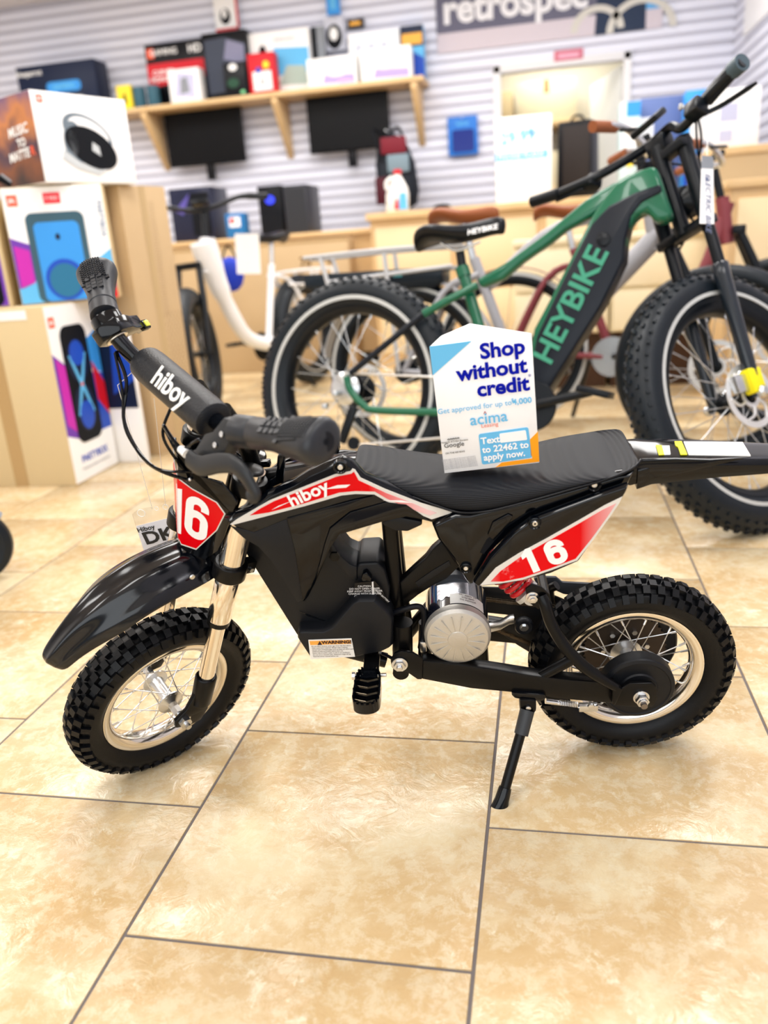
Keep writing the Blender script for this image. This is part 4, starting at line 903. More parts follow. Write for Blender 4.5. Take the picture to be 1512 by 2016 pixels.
sp2 = BM(); e0, e1 = bk(1074, 1380, .06), bk(1155, 1390, .055); sp2.cyl(e0, e0+(e1-e0)*.35, .0045, 12); sp2.tube([e0+(e1-e0)*.3+.0042*V(0, math.cos(i*1.25), math.sin(i*1.25))+(e1-e0)*.5*i/60 for i in range(61)], .0011, 6); sp2.build('stand_spring', M_steel, ks)
ar = BM(); ar.box(bk(1158, 1392, .052), (.030, .010, .012)); nut(ar, bk(1163, 1388, .058), (0, 1, 0), .006, .006); ar.build('brake_arm', M_steel, rw, bevel=.001)
# ---- price card in a clear sleeve, hanging by threads from the handlebar
tq_ = lambda px, py, d=0.0: bk(px, py, -.062+d)
tagt = thing('price_card', 'printed price card in a clear plastic sleeve hanging behind the front number plate', 'price card', Bw(tq_(310, 1050)))
M_clear = mat('clear_vinyl', (0.93, 0.95, 0.95), 0.08, trans=0.95, alpha=0.35)
sl = [tq_(*p) for p in ((260, 1012), (268, 1005), (345, 985), (380, 978), (392, 1070), (286, 1096))]
BM().prism(sl, V(0, -.0012, 0)).build('sleeve', M_clear, tagt)
cd_ = [tq_(*p) for p in ((268, 1036), (388, 1006), (396, 1068), (286, 1094))]
BM().prism([p-V(0, .0003, 0) for p in cd_], V(0, -.0005, 0)).build('card', mat('card_paper', (0.80, 0.80, 0.86), 0.5), tagt)
xd_ = BA @ unit(tq_(340, 1020)-tq_(270, 1037)); yd_ = BA @ unit(tq_(268, 1036)-tq_(286, 1094))
M_ink = mat('black_ink', (0.02, 0.02, 0.02), 0.5)
words('Hiboy', .0115, Bw(tq_(287, 1041, .0008)), xd_, yd_, M_ink, tagt, bold=.0002, sx=1.1, depth=.0001)
words('DK1', .031, Bw(tq_(323, 1053, .0008)), xd_, yd_, M_ink, tagt, bold=.0009, sx=1.25, depth=.0001)
words('\u2022 UP TO 13.7 MILES', .0062, Bw(tq_(318, 1080, .0008)), xd_, yd_, M_ink, tagt, depth=.0001)
for px, py, r in ((278, 1010, .006), (308, 1001, .003), (326, 998, .004)):
    c = tq_(px, py, .0007); BM().lathe([(r, 0), (r+.0007, 0), (r+.0007, .0006), (r, .0006)], c, (0, 1, 0), 20, closed=True).build('punched_hole', mat('clear_edge', (.9, .92, .92), .2), tagt)
th0 = Fw((.085, -.112, .536)); 
MB().tube([th0, Fw((.10, -.13, .50)), Bw(tq_(300, 1002))], .0005, 5).build('thread', mat('nylon_thread', (.85, .82, .75), .4), tagt)
MB().tube([Fw((.09, -.05, .52)), Bw(tq_(326, 996))], .0005, 5).build('thread', mat('nylon_thread'), tagt)
# ================================================================== leasing sign standing on the seat
ys = .030
fs = [bk(845, 683, ys), bk(1047, 656, ys), bk(1062, 911, ys), bk(875, 932, ys)]
sgn_ = thing('counter_sign', 'white folded card sign with blue Shop without credit lettering standing on the dirt bike seat', 'sign', Bw((fs[2]+fs[3])/2))
tl_, tr_, br_, bl_ = fs
bkL_t = trace(868, 661, BA, BO, (0, 0, 1), tl_[2]); ap_t = trace(925, 642, BA, BO, (0, 0, 1), (tl_[2]+tr_[2])/2)
ap_t = V(ap_t[0], ap_t[1], ap_t[2]+.004); dwn = (bl_-tl_+br_-tr_)/2
M_sign = mat('coated_white_card', (0.93, 0.93, 0.94), 0.45)
body = BM(); topr = [tl_, tr_, ap_t, bkL_t]; botr = [bl_, br_, ap_t+dwn, bkL_t+dwn]
body.loft([botr, topr]); body.build('folded_card', M_sign, sgn_, bevel=.0006)
def sp(px, py, d=.0008): return bk(px, py, ys+d)
M_sblue = mat('sign_deep_blue', (0.0, 0.006, 0.36), 0.4, spec=.1); M_slb = mat('sign_sky_blue', (0.14, 0.50, 0.82), 0.4); M_sor = mat('sign_orange', (1.0, 0.37, 0.01), 0.4)
def sshape(nm, pts, m, d=.0008): BM().prism([sp(a, b_, d) for a, b_ in pts], V(0, -.0007, 0)).build(nm, m, sgn_)
sshape('blue_triangle', [(845.5, 682), (929, 671), (852, 739)], M_slb)
sshape('orange_corner', [(1059, 850), (1061.5, 904), (1062, 909), (976, 920), (988, 911), (1048, 903), (1048, 899), (1045, 897), (1043, 866)], M_sor)
def rrect(a, b_, c, d, k=.12, n=4):
    """rounded quad from four pixel corners"""
    P = [np.array(q, float) for q in (a, b_, c, d)]; out_ = []
    for i in range(4):
        p, q, r = P[i], P[i-1], P[(i+1) % 4]; u = (q-p); v = (r-p); u = u/np.linalg.norm(u)*k; v = v/np.linalg.norm(v)*k
        for j in range(n+1):
            t = j/n; out_.append((1-t)**2*(p+u)+2*t*(1-t)*p+t*t*(p+v))
    return out_
sshape('blue_box', rrect((942, 855), (1040, 841), (1048, 901), (949, 915), 5), M_slb)
sshape('white_field', rrect((983, 854), (1035, 847), (1038, 866), (985, 872), 2.5), M_sign, .0013)
xs = BA @ unit(sp(1040, 692)-sp(945, 705)); ys_ = BA @ unit(sp(845, 683)-sp(875, 932))
def sw_(t_, size, px, py, m, bold=0.0, align='CENTER', sx=1.0, **k): words(t_, size, Bw(sp(px, py, .0016)), xs, ys_, m, sgn_, bold=bold, align=align, sx=sx, depth=.0001, **k)
sw_('Shop', .0285, 989, 688, M_sblue, .0009, sx=1.02); sw_('without', .0285, 968, 729, M_sblue, .0009, sx=1.02); sw_('credit', .0285, 990, 762, M_sblue, .0009, sx=1.02)
sw_('*', .010, 1043, 742, M_sblue)
sw_('Get approved for up to', .0105, 934, 802, M_slb, 0, sx=1.0); sw_('$', .0065, 1009, 788, M_slb, .0001); sw_('4,000', .0115, 1028, 790, M_slb, .0002)
sw_('acima', .0225, 962, 824, M_slb, .0002, sx=1.0); sw_('Leasing', .0080, 964, 837, mat('sign_coral', (.85, .25, .18), .4), 0)
sw_('^', .010, 955, 815, mat('sign_dark_red', (.4, .02, .03), .4), 0)
M_sw = mat('sign_white_ink', (.95, .96, .97), .4)
sw_('Text', .0135, 965, 867, M_sw, .00035, sx=1.0); sw_('to 22462 to', .0132, 995, 881, M_sw, .00035, sx=1.0); sw_('apply now.', .0132, 993, 897, M_sw, .00035, sx=1.0)
sw_('*****', .008, 893, 867, M_ink, .0003); sw_('Thousands of 5-Star Reviews', .0034, 893, 869, M_ink); sw_('Google', .0095, 894, 876, M_ink, 0)
sw_('ON THE REVIEWS', .0034, 896, 891, M_ink)
for i in range(8): sw_('Leases are subject to approval. See store for details and terms', .00185, 903+i*.7, 902+i*2.6, mat('grey_ink', (.35, .35, .38), .5), 0)
# ================================================================== the stack of retail boxes on the left
def face_frame(p0, p1):     # p0 -> p1 along the bottom edge of a face seen from the front; returns (origin, xdir, up, outward)
    x = unit((np.asarray(p1)-np.asarray(p0))*V(1, 1, 0)); up = V(0, 0, 1); n = np.cross(x, up); return np.asarray(p0, float), x, up, n
class Face:
    """prints flat shapes and words on a box face; u across, v up, in metres"""
    def __init__(s, p0, p1, par, z0=0.0): s.o, s.x, s.u, s.n = face_frame(p0, p1); s.o = s.o*V(1, 1, 0)+V(0, 0, z0); s.par = par; s.k = 0
    def pt(s, u, v, d=0.0): return s.o+s.x*u+s.u*v+s.n*d
    def poly(s, nm, uv, m, lift=1, label=None): return MB().prism([s.pt(u, v, .0008+.0007*lift) for u, v in uv], -s.n*.0006).build(nm, m, s.par, label=label)
    def rect(s, nm, u0, u1, v0, v1, m, lift=1, **k): return s.poly(nm, [(u0, v0), (u1, v0), (u1, v1), (u0, v1)], m, lift, **k)
    def round(s, nm, u0, u1, v0, v1, r, m, lift=1, **k):
        P = []
        for cx, cy, a in ((u1-r, v0+r, -90), (u1-r, v1-r, 0), (u0+r, v1-r, 90), (u0+r, v0+r, 180)):
            P += [(cx+r*math.cos(R(a+15*i)), cy+r*math.sin(R(a+15*i))) for i in range(7)]
        return s.poly(nm, P, m, lift, **k)
    def disc(s, nm, u, v, ru, rv, m, lift=1): return s.poly(nm, [(u+ru*math.cos(a), v+rv*math.sin(a)) for a in [2*math.pi*i/28 for i in range(28)]], m, lift)
    def text(s, t, size, u, v, m, lift=2, rot=0, **k):
        xd = s.x*math.cos(rot)+s.u*math.sin(rot); yd = s.u*math.cos(rot)-s.x*math.sin(rot)
        return words(t, size, s.pt(u, v, .0008+.0007*lift), xd, yd, m, s.par, depth=.0001, **k)
def carton(name, label, c0, w, d, z0, h, yaw, m, cat='box', group=None, top=None, ms=None):
    """box whose front-left bottom corner is c0, front running w along yaw, depth d behind; returns thing and corner points"""
    x = V(math.cos(yaw), math.sin(yaw), 0); y = V(-math.sin(yaw), math.cos(yaw), 0); c0 = V(c0[0], c0[1], z0)
    t = thing(name, label, cat, c0+x*w/2+y*d/2, group)
    A_ = np.stack([x, y, V(0, 0, 1)], 1); MB(A_, c0).bb(0, w, 0, d, 0, h).build('carton', m, t, bevel=.004)
    return t, c0, c0+x*w, c0+x*w+y*d, c0+y*d
M_jred = mat('logo_red', (0.90, 0.12, 0.05), 0.4)
# lower left: speaker carton, printed on its right side
t, a, b_, c, d = carton('speaker_box', 'large brown carton on the floor at the left with a dark party speaker printed side', (-2.42, 2.82), .57, .345, 0, .70, 0, M_card2)
f = Face(a, b_, t); f.rect('tape', .30, .36, 0.0, .70, M_tape); f.rect('label_paper', .02, .50, .655, .69, M_print)
f = Face(b_, c, t); f.rect('printed_panel', .004, .341, .004, .696, M_print, 0)
f.poly('blue_art', [(.004, .52), (.12, .44), (.12, .16), (.004, .20)], M_purple, 1); f.poly('magenta_art', [(.02, .50), (.08, .46), (.08, .20), (.02, .24)], M_magenta, 2)
f.poly('red_art', [(.27, .46), (.341, .36), (.341, .22), (.27, .30)], M_red, 2); f.poly('cyan_art', [(.23, .54), (.341, .58), (.341, .40), (.23, .44)], M_cyan, 1); f.poly('blue_art', [(.22, .42), (.341, .40), (.341, .17), (.22, .17)], M_blue, 1)
f.round('speaker_picture', .075, .262, .150, .615, .045, M_dark, 3); f.disc('woofer', .168, .475, .072, .085, M_navy, 4); f.disc('woofer', .168, .285, .072, .095, M_navy, 4)
f.poly('x_light', [(.105, .50), (.120, .50), (.168, .40), (.216, .50), (.231, .50), (.180, .38), (.231, .26), (.216, .26), (.168, .36), (.120, .26), (.105, .26), (.156, .38)], M_sky, 5); f.disc('badge', .168, .38, .008, .008, M_jred, 6)
f.disc('woofer_centre', .168, .505, .050, .050, M_blue, 6); f.disc('woofer_centre', .168, .255, .050, .058, M_blue, 6)
f.rect('logo_square', .020, .060, .615, .655, M_jred, 1); f.text('JBL', .020, .040, .635, M_print, 2, bold=.0006)
f.text('PARTYBOX', .040, .172, .088, M_blue, 2, bold=.001); f.text('Portable party speaker with light show', .014, .172, .050, M_grey, 2)
# the flat white box between
t, a, b_, c, d = carton('flat_box', 'thin white and dark blue retail box wedged between the brown cartons', (-2.12, 3.175), .405, .030, 0, .62, 0, M_print)
f = Face(a, b_, t); f.rect('dark_print', .0, .405, .24, .62, M_navy, 1); f.poly('blue_art', [(.30, .30), (.405, .36), (.405, .55), (.33, .58)], M_blue, 2)
# the tall plain carton
yw = R(-16); t, a, b_, c, d = carton('tall_carton', 'tall plain brown carton with dotted print and a taped seam behind the retail boxes', (-2.095, 3.395), .405, .28, 0, 1.135, yw, M_card)
f = Face(b_, c, t); f.rect('seam_tape', .115, .150, 0, 1.135, mat('seam_tape', (.50, .36, .19), .4), 1)
m = mat('dotted_cardboard', (0.58, 0.42, 0.24), 0.75); N, L, b = nodes(m)
tc = N.new('ShaderNodeTexCoord'); vo = N.new('ShaderNodeTexVoronoi'); vo.feature = 'F1'; vo.inputs['Randomness'].default_value = 0.0; vo.inputs['Scale'].default_value = 62
L.new(tc.outputs['Object'], vo.inputs['Vector']); lt = N.new('ShaderNodeMath'); lt.operation = 'LESS_THAN'; lt.inputs[1].default_value = .0; 
f2 = f; dots = MB()
for i in range(22):
    for j in range(34):
        if (i+j) % 2: continue
        u, v = .165+.011*i, .08+.020*j*.8
        if u > .275: continue
        p = f2.pt(u, v, .0012); dots.add([p+f2.x*(.0030*math.cos(a_))+f2.u*(.0030*math.sin(a_)) for a_ in [math.pi*k/3 for k in range(6)]], [tuple(range(6))])
dots.build('printed_dots', mat('brown_ink', (.20, .12, .05), .7), t, kind='stuff')
d2 = MB()
for i in range(3):
    for j in range(40):
        p = f2.pt((.165+.012*i), .60+.012*j, .0012); d2.add([p+f2.x*(.0022*math.cos(a_))+f2.u*(.0022*math.sin(a_)) for a_ in [math.pi*k/3 for k in range(6)]], [tuple(range(6))])
d2.build('printed_dots', mat('brown_ink'), t, kind='stuff')
# middle: speaker box with the blue boombox print
M_midc = M_card2
A0, B0 = V(-2.02, 2.955, 0), V(-1.685, 3.11, 0); yw = math.atan2(B0[1]-A0[1], B0[0]-A0[0]); W0 = float(np.linalg.norm(B0-A0))
t, a, b_, c, d = carton('speaker_box', 'white retail box with a bright blue speaker picture, middle of the left stack', A0, W0, .19, .702, .430, yw, M_midc)
f = Face(a, b_, t, .702); f.rect('printed_panel', .003, W0-.003, .003, .427, M_print, 0)
f.poly('violet_art', [(.003, .25), (.10, .21), (.10, .003), (.003, .003)], M_purple, 1); f.poly('magenta_art', [(.012, .22), (.065, .20), (.065, .08), (.012, .06)], M_magenta, 2); f.poly('sky_art', [(.003, .06), (.10, .10), (.10, .003), (.003, .003)], M_sky, 2)
f.poly('sky_art', [(.26, .12), (W0-.003, .19), (W0-.003, .08), (.28, .08)], M_sky, 1); f.poly('violet_art', [(.26, .10), (W0-.003, .12), (W0-.003, .04), (.27, .03)], M_purple, 2); f.poly('red_art', [(.27, .003), (.30, .06), (W0-.003, .07), (W0-.003, .003)], M_red, 2)
f.round('speaker_picture', .070, .285, .003, .335, .028, mat('slate_print', (.04, .10, .14), .5), 3); f.round('speaker_front', .095, .262, .006, .300, .022, M_cyan, 4); f.disc('woofer_ring', .180, .085, .074, .078, M_blue, 5); f.disc('woofer', .180, .082, .060, .064, mat('teal_print', (.02, .16, .30), .5), 6); f.disc('badge', .178, .245, .009, .012, M_navy, 5)
f.rect('logo_square', .018, .056, .362, .402, M_jred, 1); f.text('JBL', .019, .037, .382, M_print, 2, bold=.0006)
f.rect('award_square', .150, .212, .365, .405, mat('award_red', (.80, .04, .06), .4), 1); f.text('F RED', .017, .181, .385, M_print, 2)
f.text('PARTYBOX', .026, W0-.020, .30, mat('ink_grey_blue', (.15, .22, .35), .5), 2, rot=R(-90), bold=.0003)
# its neighbour at the frame edge
t, a, b_, c, d = carton('speaker_box', 'second speaker box with purple print at the left edge, beside the blue speaker box', (-2.44, 2.83), .40, .24, .702, .40, R(19), M_card2)
f = Face(a, b_, t, .702); f.rect('printed_panel', .003, .385, .003, .397, M_print, 0); f.poly('violet_art', [(.003, .26), (.385, .24), (.385, .003), (.003, .003)], M_purple, 1); f.round('speaker_picture', .22, .372, .003, .27, .03, M_dark, 3); f.poly('magenta_art', [(.18, .24), (.30, .22), (.28, .05), (.18, .03)], M_magenta, 2)
# top: boombox box
C0 = V(-1.824, 2.961, 0); C1 = C0+.42*V(.42, .907, 0); yw = math.atan2(C1[1]-C0[1], C1[0]-C0[0]); W1 = float(np.linalg.norm(C1-C0)); zt = 1.137; h1 = .312
x = unit(C1-C0); y = V(-x[1], x[0], 0)
t = thing('boombox_box', 'white retail box with a black carry speaker picture, topmost of the left stack', 'box', C0+x*W1/2+y*.17+V(0, 0, zt))
MB(np.stack([x, y, V(0, 0, 1)], 1), C0+V(0, 0, zt)).bb(0, W1, 0, .36, 0, h1).build('carton', M_print, t, bevel=.004)
f = Face(C0, C1, t, zt)
f.poly('logo_badge', [(.022, .272), (.048, .272), (.048, .298), (.022, .298)], M_jred, 1); f.text('JBL', .013, .035, .285, M_print, 2, bold=.0004)
oval = lambda cu, cv, ru, rv, k=32, rot=R(-22): [(.035+cu+ru*math.cos(a)*math.cos(rot)-rv*math.sin(a)*math.sin(rot), cv+ru*math.cos(a)*math.sin(rot)+rv*math.sin(a)*math.cos(rot)) for a in [2*math.pi*i/k for i in range(k)]]
f.poly('handle_picture', oval(.185, .176, .112, .062), mat('slate_grey', (.16, .2, .24), .4), 1); f.poly('handle_gap', oval(.190, .180, .092, .046), M_print, 2)
f.poly('speaker_end', oval(.118, .140, .045, .078, rot=0), mat('slate_grey'), 3); f.poly('speaker_body', oval(.190, .126, .118, .068), M_dark, 4); f.poly('speaker_end_shine', oval(.112, .140, .018, .045, rot=0), M_grey, 4)
f.poly('chrome_strip', [(.09, .085), (.15, .052), (.24, .030), (.285, .052), (.24, .048), (.16, .075), (.10, .115)], mat('silver_print', (.55, .58, .60), .3), 5); f.poly('badge', [(.225, .118), (.262, .098), (.258, .132), (.232, .148)], mat('silver_print'), 5)
f = Face(C0+y*.36, C0, t, zt)
m = bpy.data.materials.new('sunset_print'); m.use_nodes = True; N, L, b = nodes(m); tc = N.new('ShaderNodeTexCoord'); sx = N.new('ShaderNodeSeparateXYZ'); L.new(tc.outputs['Object'], sx.inputs[0])
nz = N.new('ShaderNodeTexNoise'); nz.inputs['Scale'].default_value = 9; L.new(tc.outputs['Object'], nz.inputs['Vector']); ml = N.new('ShaderNodeMath'); ml.operation = 'MULTIPLY_ADD'; ml.inputs[1].default_value = .22; L.new(nz.outputs['Fac'], ml.inputs[0]); L.new(sx.outputs[2], ml.inputs[2])
r = N.new('ShaderNodeValToRGB'); e = r.color_ramp.elements
for i in range(3): e.new(.5)
for i, (p, cc) in enumerate([(.08, (.015, .008, .012)), (.18, (.20, .06, .02)), (.26, (.06, .025, .05)), (.34, (.55, .20, .06)), (.42, (.18, .09, .17))]): e[i].position = p; e[i].color = (*cc, 1)
L.new(ml.outputs[0], r.inputs['Fac']); L.new(r.outputs['Color'], b.inputs['Base Color']); M_sun = m
f.rect('sunset_panel', .002, .358, .002, h1-.002, M_sun, 0)
f.text('MUSIC', .046, .245, .188, M_print, 2, bold=.0012, shear=.15, rot=R(4)); f.text('TO', .040, .255, .146, M_print, 2, bold=.0012, rot=R(4)); f.text('MATTE', .044, .225, .105, M_print, 2, bold=.0012, shear=.15, rot=R(4)); f.text('R', .044, .318, .112, M_jred, 2, bold=.0012, rot=R(4))
# black thing lying in front on the middle boxes, cut by the frame: strap of a bag
# small black cable end lying on the neighbour box
cb = thing('coiled_cable', 'black cable with pale stripe at the left edge before the sunset print', 'cable', (-2.02, 2.90, 1.12))
MB().tube(smooth_path([at(-30, 345, 2.86), at(-5, 350, 2.86), at(12, 358, 2.87), at(22, 364, 2.88)], 5), .012, 10).build('cord', M_dark, cb)
MB().tube([at(2, 343, 2.85), at(22, 358, 2.86)], .004, 8).build('pale_stripe', M_grey, cb)
# ================================================================== bicycles behind
M_frub = mat('fat_tyre_rubber', (0.004, 0.008, 0.013), 0.42, spec=0.3)
M_stripe = mat('reflective_stripe', (0.50, 0.51, 0.50), 0.35)
M_green = mat('forest_green_paint', (0.004, 0.115, 0.055), 0.28, coat=0.4)
M_gpanel = mat('battery_cover_black', (0.005, 0.008, 0.015), 0.32, spec=.25)
M_gltr = mat('green_lettering', (0.05, 0.30, 0.19), 0.4)
M_bsat = mat('bike_black', (0.003, 0.005, 0.008), 0.30, spec=.25)
M_sil = mat('bike_silver', (0.60, 0.62, 0.64), 0.25, 0.9)
M_brown = mat('brown_leather', (0.26, 0.075, 0.022), 0.45)
M_gpaint = mat('grey_paint', (0.36, 0.36, 0.39), 0.35, coat=0.3)
M_maroon = mat('maroon_paint', (0.22, 0.045, 0.055), 0.35)
M_wpaint = mat('white_gloss_paint', (0.86, 0.87, 0.90), 0.25, coat=0.3)
def bicycle_wheel(A, o, par, name, Rt, rt, rimr, stripe=None, knobs=False, spokes=18, hubr=.03, hw=.045, disc=False, msp=None, rimm=None):
    wh = thing_part(name, par); G = lambda: MB(A, o)
    t = G(); pr = []
    for k in range(15):
        a = math.pi*(-.16+1.32*k/14)-math.pi/2+math.pi/2
        pr.append((Rt-rt+rt*math.sin(a), rt*math.cos(a)))
    t.lathe(pr+[(rimr+.004, -rt*.55), (rimr+.004, rt*.55)], (0, 0, 0), (0, 1, 0), 72, closed=True)
    if knobs:
        n = 64
        for i in range(n):
            for j, (yy, ang) in enumerate(((-.72, -.9), (-.36, -.4), (0, 0), (.36, .4), (.72, .9))):
                a = 2*math.pi*(i+.5*(j % 2))/n; rr = Rt-rt+rt*math.cos(ang); Q = rotm((0, 1, 0), a)
                t.box(Q @ V(0, rt*math.sin(ang), rr+.001), (.013, .010, .009), Q @ rotm((1, 0, 0), -ang), taper=.8)
    t.build('tyre', M_frub, wh, ang=35)
    if stripe:
        for sg_ in (1, -1):
            y0 = rt*.93*sg_; G().lathe([(stripe-.007, y0-.001*sg_), (stripe-.007, y0+.0022*sg_), (stripe+.007, y0+.0015*sg_), (stripe+.007, y0-.003*sg_)], (0, 0, 0), (0, 1, 0), 80, closed=True).build('reflective_stripe', M_stripe, wh, ang=50)
    w2 = rt*.62
    G().lathe([(rimr+.012, w2), (rimr+.010, w2+.003), (rimr-.002, w2), (rimr-.016, w2*.5), (rimr-.018, 0), (rimr-.016, -w2*.5), (rimr-.002, -w2), (rimr+.010, -w2-.003), (rimr+.012, -w2), (rimr, 0)], (0, 0, 0), (0, 1, 0), 72, closed=True).build('rim', rimm or M_bsat, wh, ang=40)
    G().lathe([(.008, -hw-.02), (.014, -hw), (hubr, -hw), (hubr, -hw+.005), (hubr*.55, -hw+.012), (hubr*.55, hw-.012), (hubr, hw-.005), (hubr, hw), (.014, hw), (.008, hw+.02)], (0, 0, 0), (0, 1, 0), 24).build('hub', M_bsat if not msp else M_sil, wh)
    for i in range(spokes):
        s = 1 if i % 2 else -1; a = 2*math.pi*i/spokes; cr_ = .8*(1 if (i//2) % 2 else -1)
        G().tube([V(math.sin(a+cr_)*hubr*.9, s*(hw-.003), math.cos(a+cr_)*hubr*.9), V(math.sin(a)*(rimr-.016), s*.008, math.cos(a)*(rimr-.016))], .0014, 5, caps=False).build('spoke', msp or M_sil, wh)
    nb = G()
    for i in range(spokes):
        a = 2*math.pi*i/spokes; d = V(math.sin(a), 0, math.cos(a)); s = 1 if i % 2 else -1
        nb.cyl(d*(rimr-.030)+V(0, s*.009, 0), d*(rimr-.014)+V(0, s*.009, 0), .0032, 6)
    nb.build('nipples', M_sil, wh, kind='stuff')
    if disc:
        s = 1 if disc > 0 else -1; yd = s*(hw+.010); dd = G(); n = 72
        dd.lathe([(.074, yd-.001), (.092, yd-.001), (.092, yd+.001), (.074, yd+.001)], (0, 0, 0), (0, 1, 0), 60, closed=True)
        for i in range(6):
            a = 2*math.pi*i/6; p0 = V(math.sin(a)*.030, yd, math.cos(a)*.030); p1 = V(math.sin(a+.55)*.078, yd, math.cos(a+.55)*.078); pm = V(math.sin(a+.15)*.056, yd, math.cos(a+.15)*.056)
            dd.tube(smooth_path([p0, pm, p1], 4), .0040, 6)
        dd.lathe([(.022, yd-.001), (.034, yd-.001), (.034, yd+.001), (.022, yd+.001)], (0, 0, 0), (0, 1, 0), 30, closed=True)
        dd.build('brake_disc', mat('brushed_disc', (.78, .78, .78), .35, .6), wh, ang=30)
    return wh
def saddle(A, o, par, p, m, L_=.27, W_=.17, tilt=0.0):
    mb = MB(A, o); rings = []
    for t, w, dz in ((0, .30, -.012), (.03, .62, .0), (.12, .92, .012), (.25, 1.0, .012), (.40, .80, .0), (.55, .46, -.004), (.75, .30, .0), (.92, .26, .004), (1, .12, -.008)):
        x = p[0]-L_*.45+L_*t; w = w*W_/2; z = p[2]+dz+tilt*(t-.5)
        rings.append([V(x, w*math.cos(a), z+(.020 if math.sin(a) > 0 else .034)*math.sin(a)) for a in [2*math.pi*j/16 for j in range(16)]])
    return mb.loft(rings).build('saddle', m, par, sub=1, ang=180)

# ---- the green fat-tyre bike (front wheel turned away to its left)
GA = lean_frame(R(-13), R(-16)); GC = V(-.645, 2.70, .366); GO = GC-.3746*GA[:, 2]
HA = lean_frame(R(-24.9), R(39.9)); HC = V(.519, 2.408, .344)
g_ = lambda px, py, y=0.0: trace(px, py, GA, GO, (0, 1, 0), y)
h_ = lambda px, py, y=0.0: trace(px, py, HA, HC, (0, 1, 0), y)
GM = lambda: MB(GA, GO)
HM = lambda: MB(HA, HC)
gb = thing('electric_bicycle', 'dark green fat-tyre electric bicycle with black battery panel behind the dirt bike', 'bicycle', GO+GA @ V(.6, 0, 0)); gb.location.z = 0; OFF[gb.name][2] = 0
bicycle_wheel(HA, HC, gb, 'front_wheel', .3746, .052, .272, stripe=.306, knobs=True, spokes=28, disc=1)
bicycle_wheel(GA, GC, gb, 'rear_wheel', .3746, .050, .272, stripe=.306, knobs=True, spokes=28, hubr=.055, disc=-1)
def gpoly(pts, y): return [g_(a, b, y) for a, b in pts]
def gplate(nm, pts, y, th, m, bevel=.004, par=None, proud=0.0): return GM().prism([p+V(0, proud, 0) for p in gpoly(pts, y)], V(0, -th, 0)).build(nm, m, par or gfr, bevel=bevel, segs=3)
gfr = thing_part('frame', gb)
gplate('head_section', [(1211, 357), (1235, 343), (1262, 332), (1290, 324), (1300, 350), (1325, 424), (1310, 433), (1290, 437), (1272, 414), (1250, 425), (1234, 452), (1226, 511), (1181, 602), (1098, 734), (1062, 800), (1030, 805), (1038, 720), (1050, 647), (1094, 564), (1136, 481), (1166, 421)], .034, .068, M_green, .014)
gplate('battery_panel', [(1300, 361), (1303, 378), (1264, 397), (1242, 424), (1230, 470), (1227, 511), (1183, 602), (1100, 734), (1066, 790), (1036, 780), (1040, 740), (1056, 662), (1113, 541), (1146, 476), (1165, 440), (1198, 405), (1250, 378)], .040, .080, M_gpanel, .008)
gplate('top_tube', [(938, 549), (1000, 513), (1075, 457), (1151, 393), (1211, 356), (1240, 372), (1166, 423), (1113, 452), (1081, 478), (1030, 513), (990, 548), (945, 566)], .020, .040, M_green, .010)
def gt(nm, pts, r, m, par=None, k=4): 
    P = smooth_path([g_(a, b, y) for a, b, y in pts], k); return GM().tube(P, r, 14).build(nm, m, par or gfr)
gt('seat_tube', [(912, 536, 0), (948, 660, 0), (1010, 800, 0)], .018, M_green, k=1)
gt('seat_tube_collar', [(909, 526, 0), (915, 545, 0)], .022, M_green, k=1)
for s in (1, -1):
    gt('seat_stay', [(938, 562, .030*s), (880, 592, .062*s), (834, 618, .075*s)], .0125, M_green, k=1)
    gt('seat_stay_end', [(834, 618, .075*s), (690, 735, .085*s)], .0105, M_gpanel, k=1)
    gt('chain_stay', [(682, 742, .085*s), (690, 768, .085*s), (715, 797, .082*s), (745, 808, .075*s), (900, 812, .06*s), (1010, 812, .03*s)], .0125, M_green)
btn = GM(); btn.lathe([(.020, .0), (.020, .004), (.014, .006)], g_(1188, 471, .041), (0, 1, 0), 24); btn.build('battery_lock', M_bsat, gfr)
q0, q1 = g_(1074, 704, .042), g_(1180, 498, .042)
xd = GA @ unit(q1-q0); ydv = GA @ unit(g_(1115, 570, .042)-g_(1150, 588, .042))
words('HEYBIKE', .092, GO+GA @ ((q0+q1)/2+V(-.004, .001, .0)), xd, ydv, M_gltr, gfr, bold=.0020, sx=1.02, depth=.0004)
# head tube, fork with double crown, turned
hc0, hc1 = h_(1310, 440, 0), h_(1275, 300, 0)
gfk = thing_part('front_fork', gb)
HM().cyl(V(.005, 0, .50), V(.005, 0, .77), .022, 20).build('steerer', M_bsat, gfk)
for s in (1, -1):
    y = .075*s
    HM().tube([V(.0, y, -.010), V(.002, y, .05), V(.012, y, .34), V(.014, y, .372), V(.014, y, .378)], [.014, .0185, .0225, .0245, .021], 20).build('lower_leg', mat('fork_black', (.010, .016, .024), .22, coat=.5), gfk)
    HM().tube([V(.014, y, .37), V(.018, y, .50)], .0165, 18).build('stanchion', M_bsat, gfk)
    HM().tube([V(.018, y, .50), V(.024, y, .755)], .0215, 18).build('upper_tube', M_bsat, gfk)
    HM().lathe([(.014, 0), (.016, .012), (.010, .020)], V(0, y+.012*s, 0), (0, s, 0), 18).build('axle_cap', M_sil, gfk)
for z in (.505, .735): HM().box((.015, 0, z), (.050, .19, .026)).build('fork_crown', M_bsat, gfk, bevel=.005)
HM().box((.0, .076, .035), (.050, .034, .070)).build('yellow_transit_guard', mat('yellow_foam', (.90, .78, .01), .5), gfk, bevel=.006)
HM().box((-.045, .066, .035), (.045, .028, .050)).build('brake_caliper', M_sil, gfk, bevel=.006)
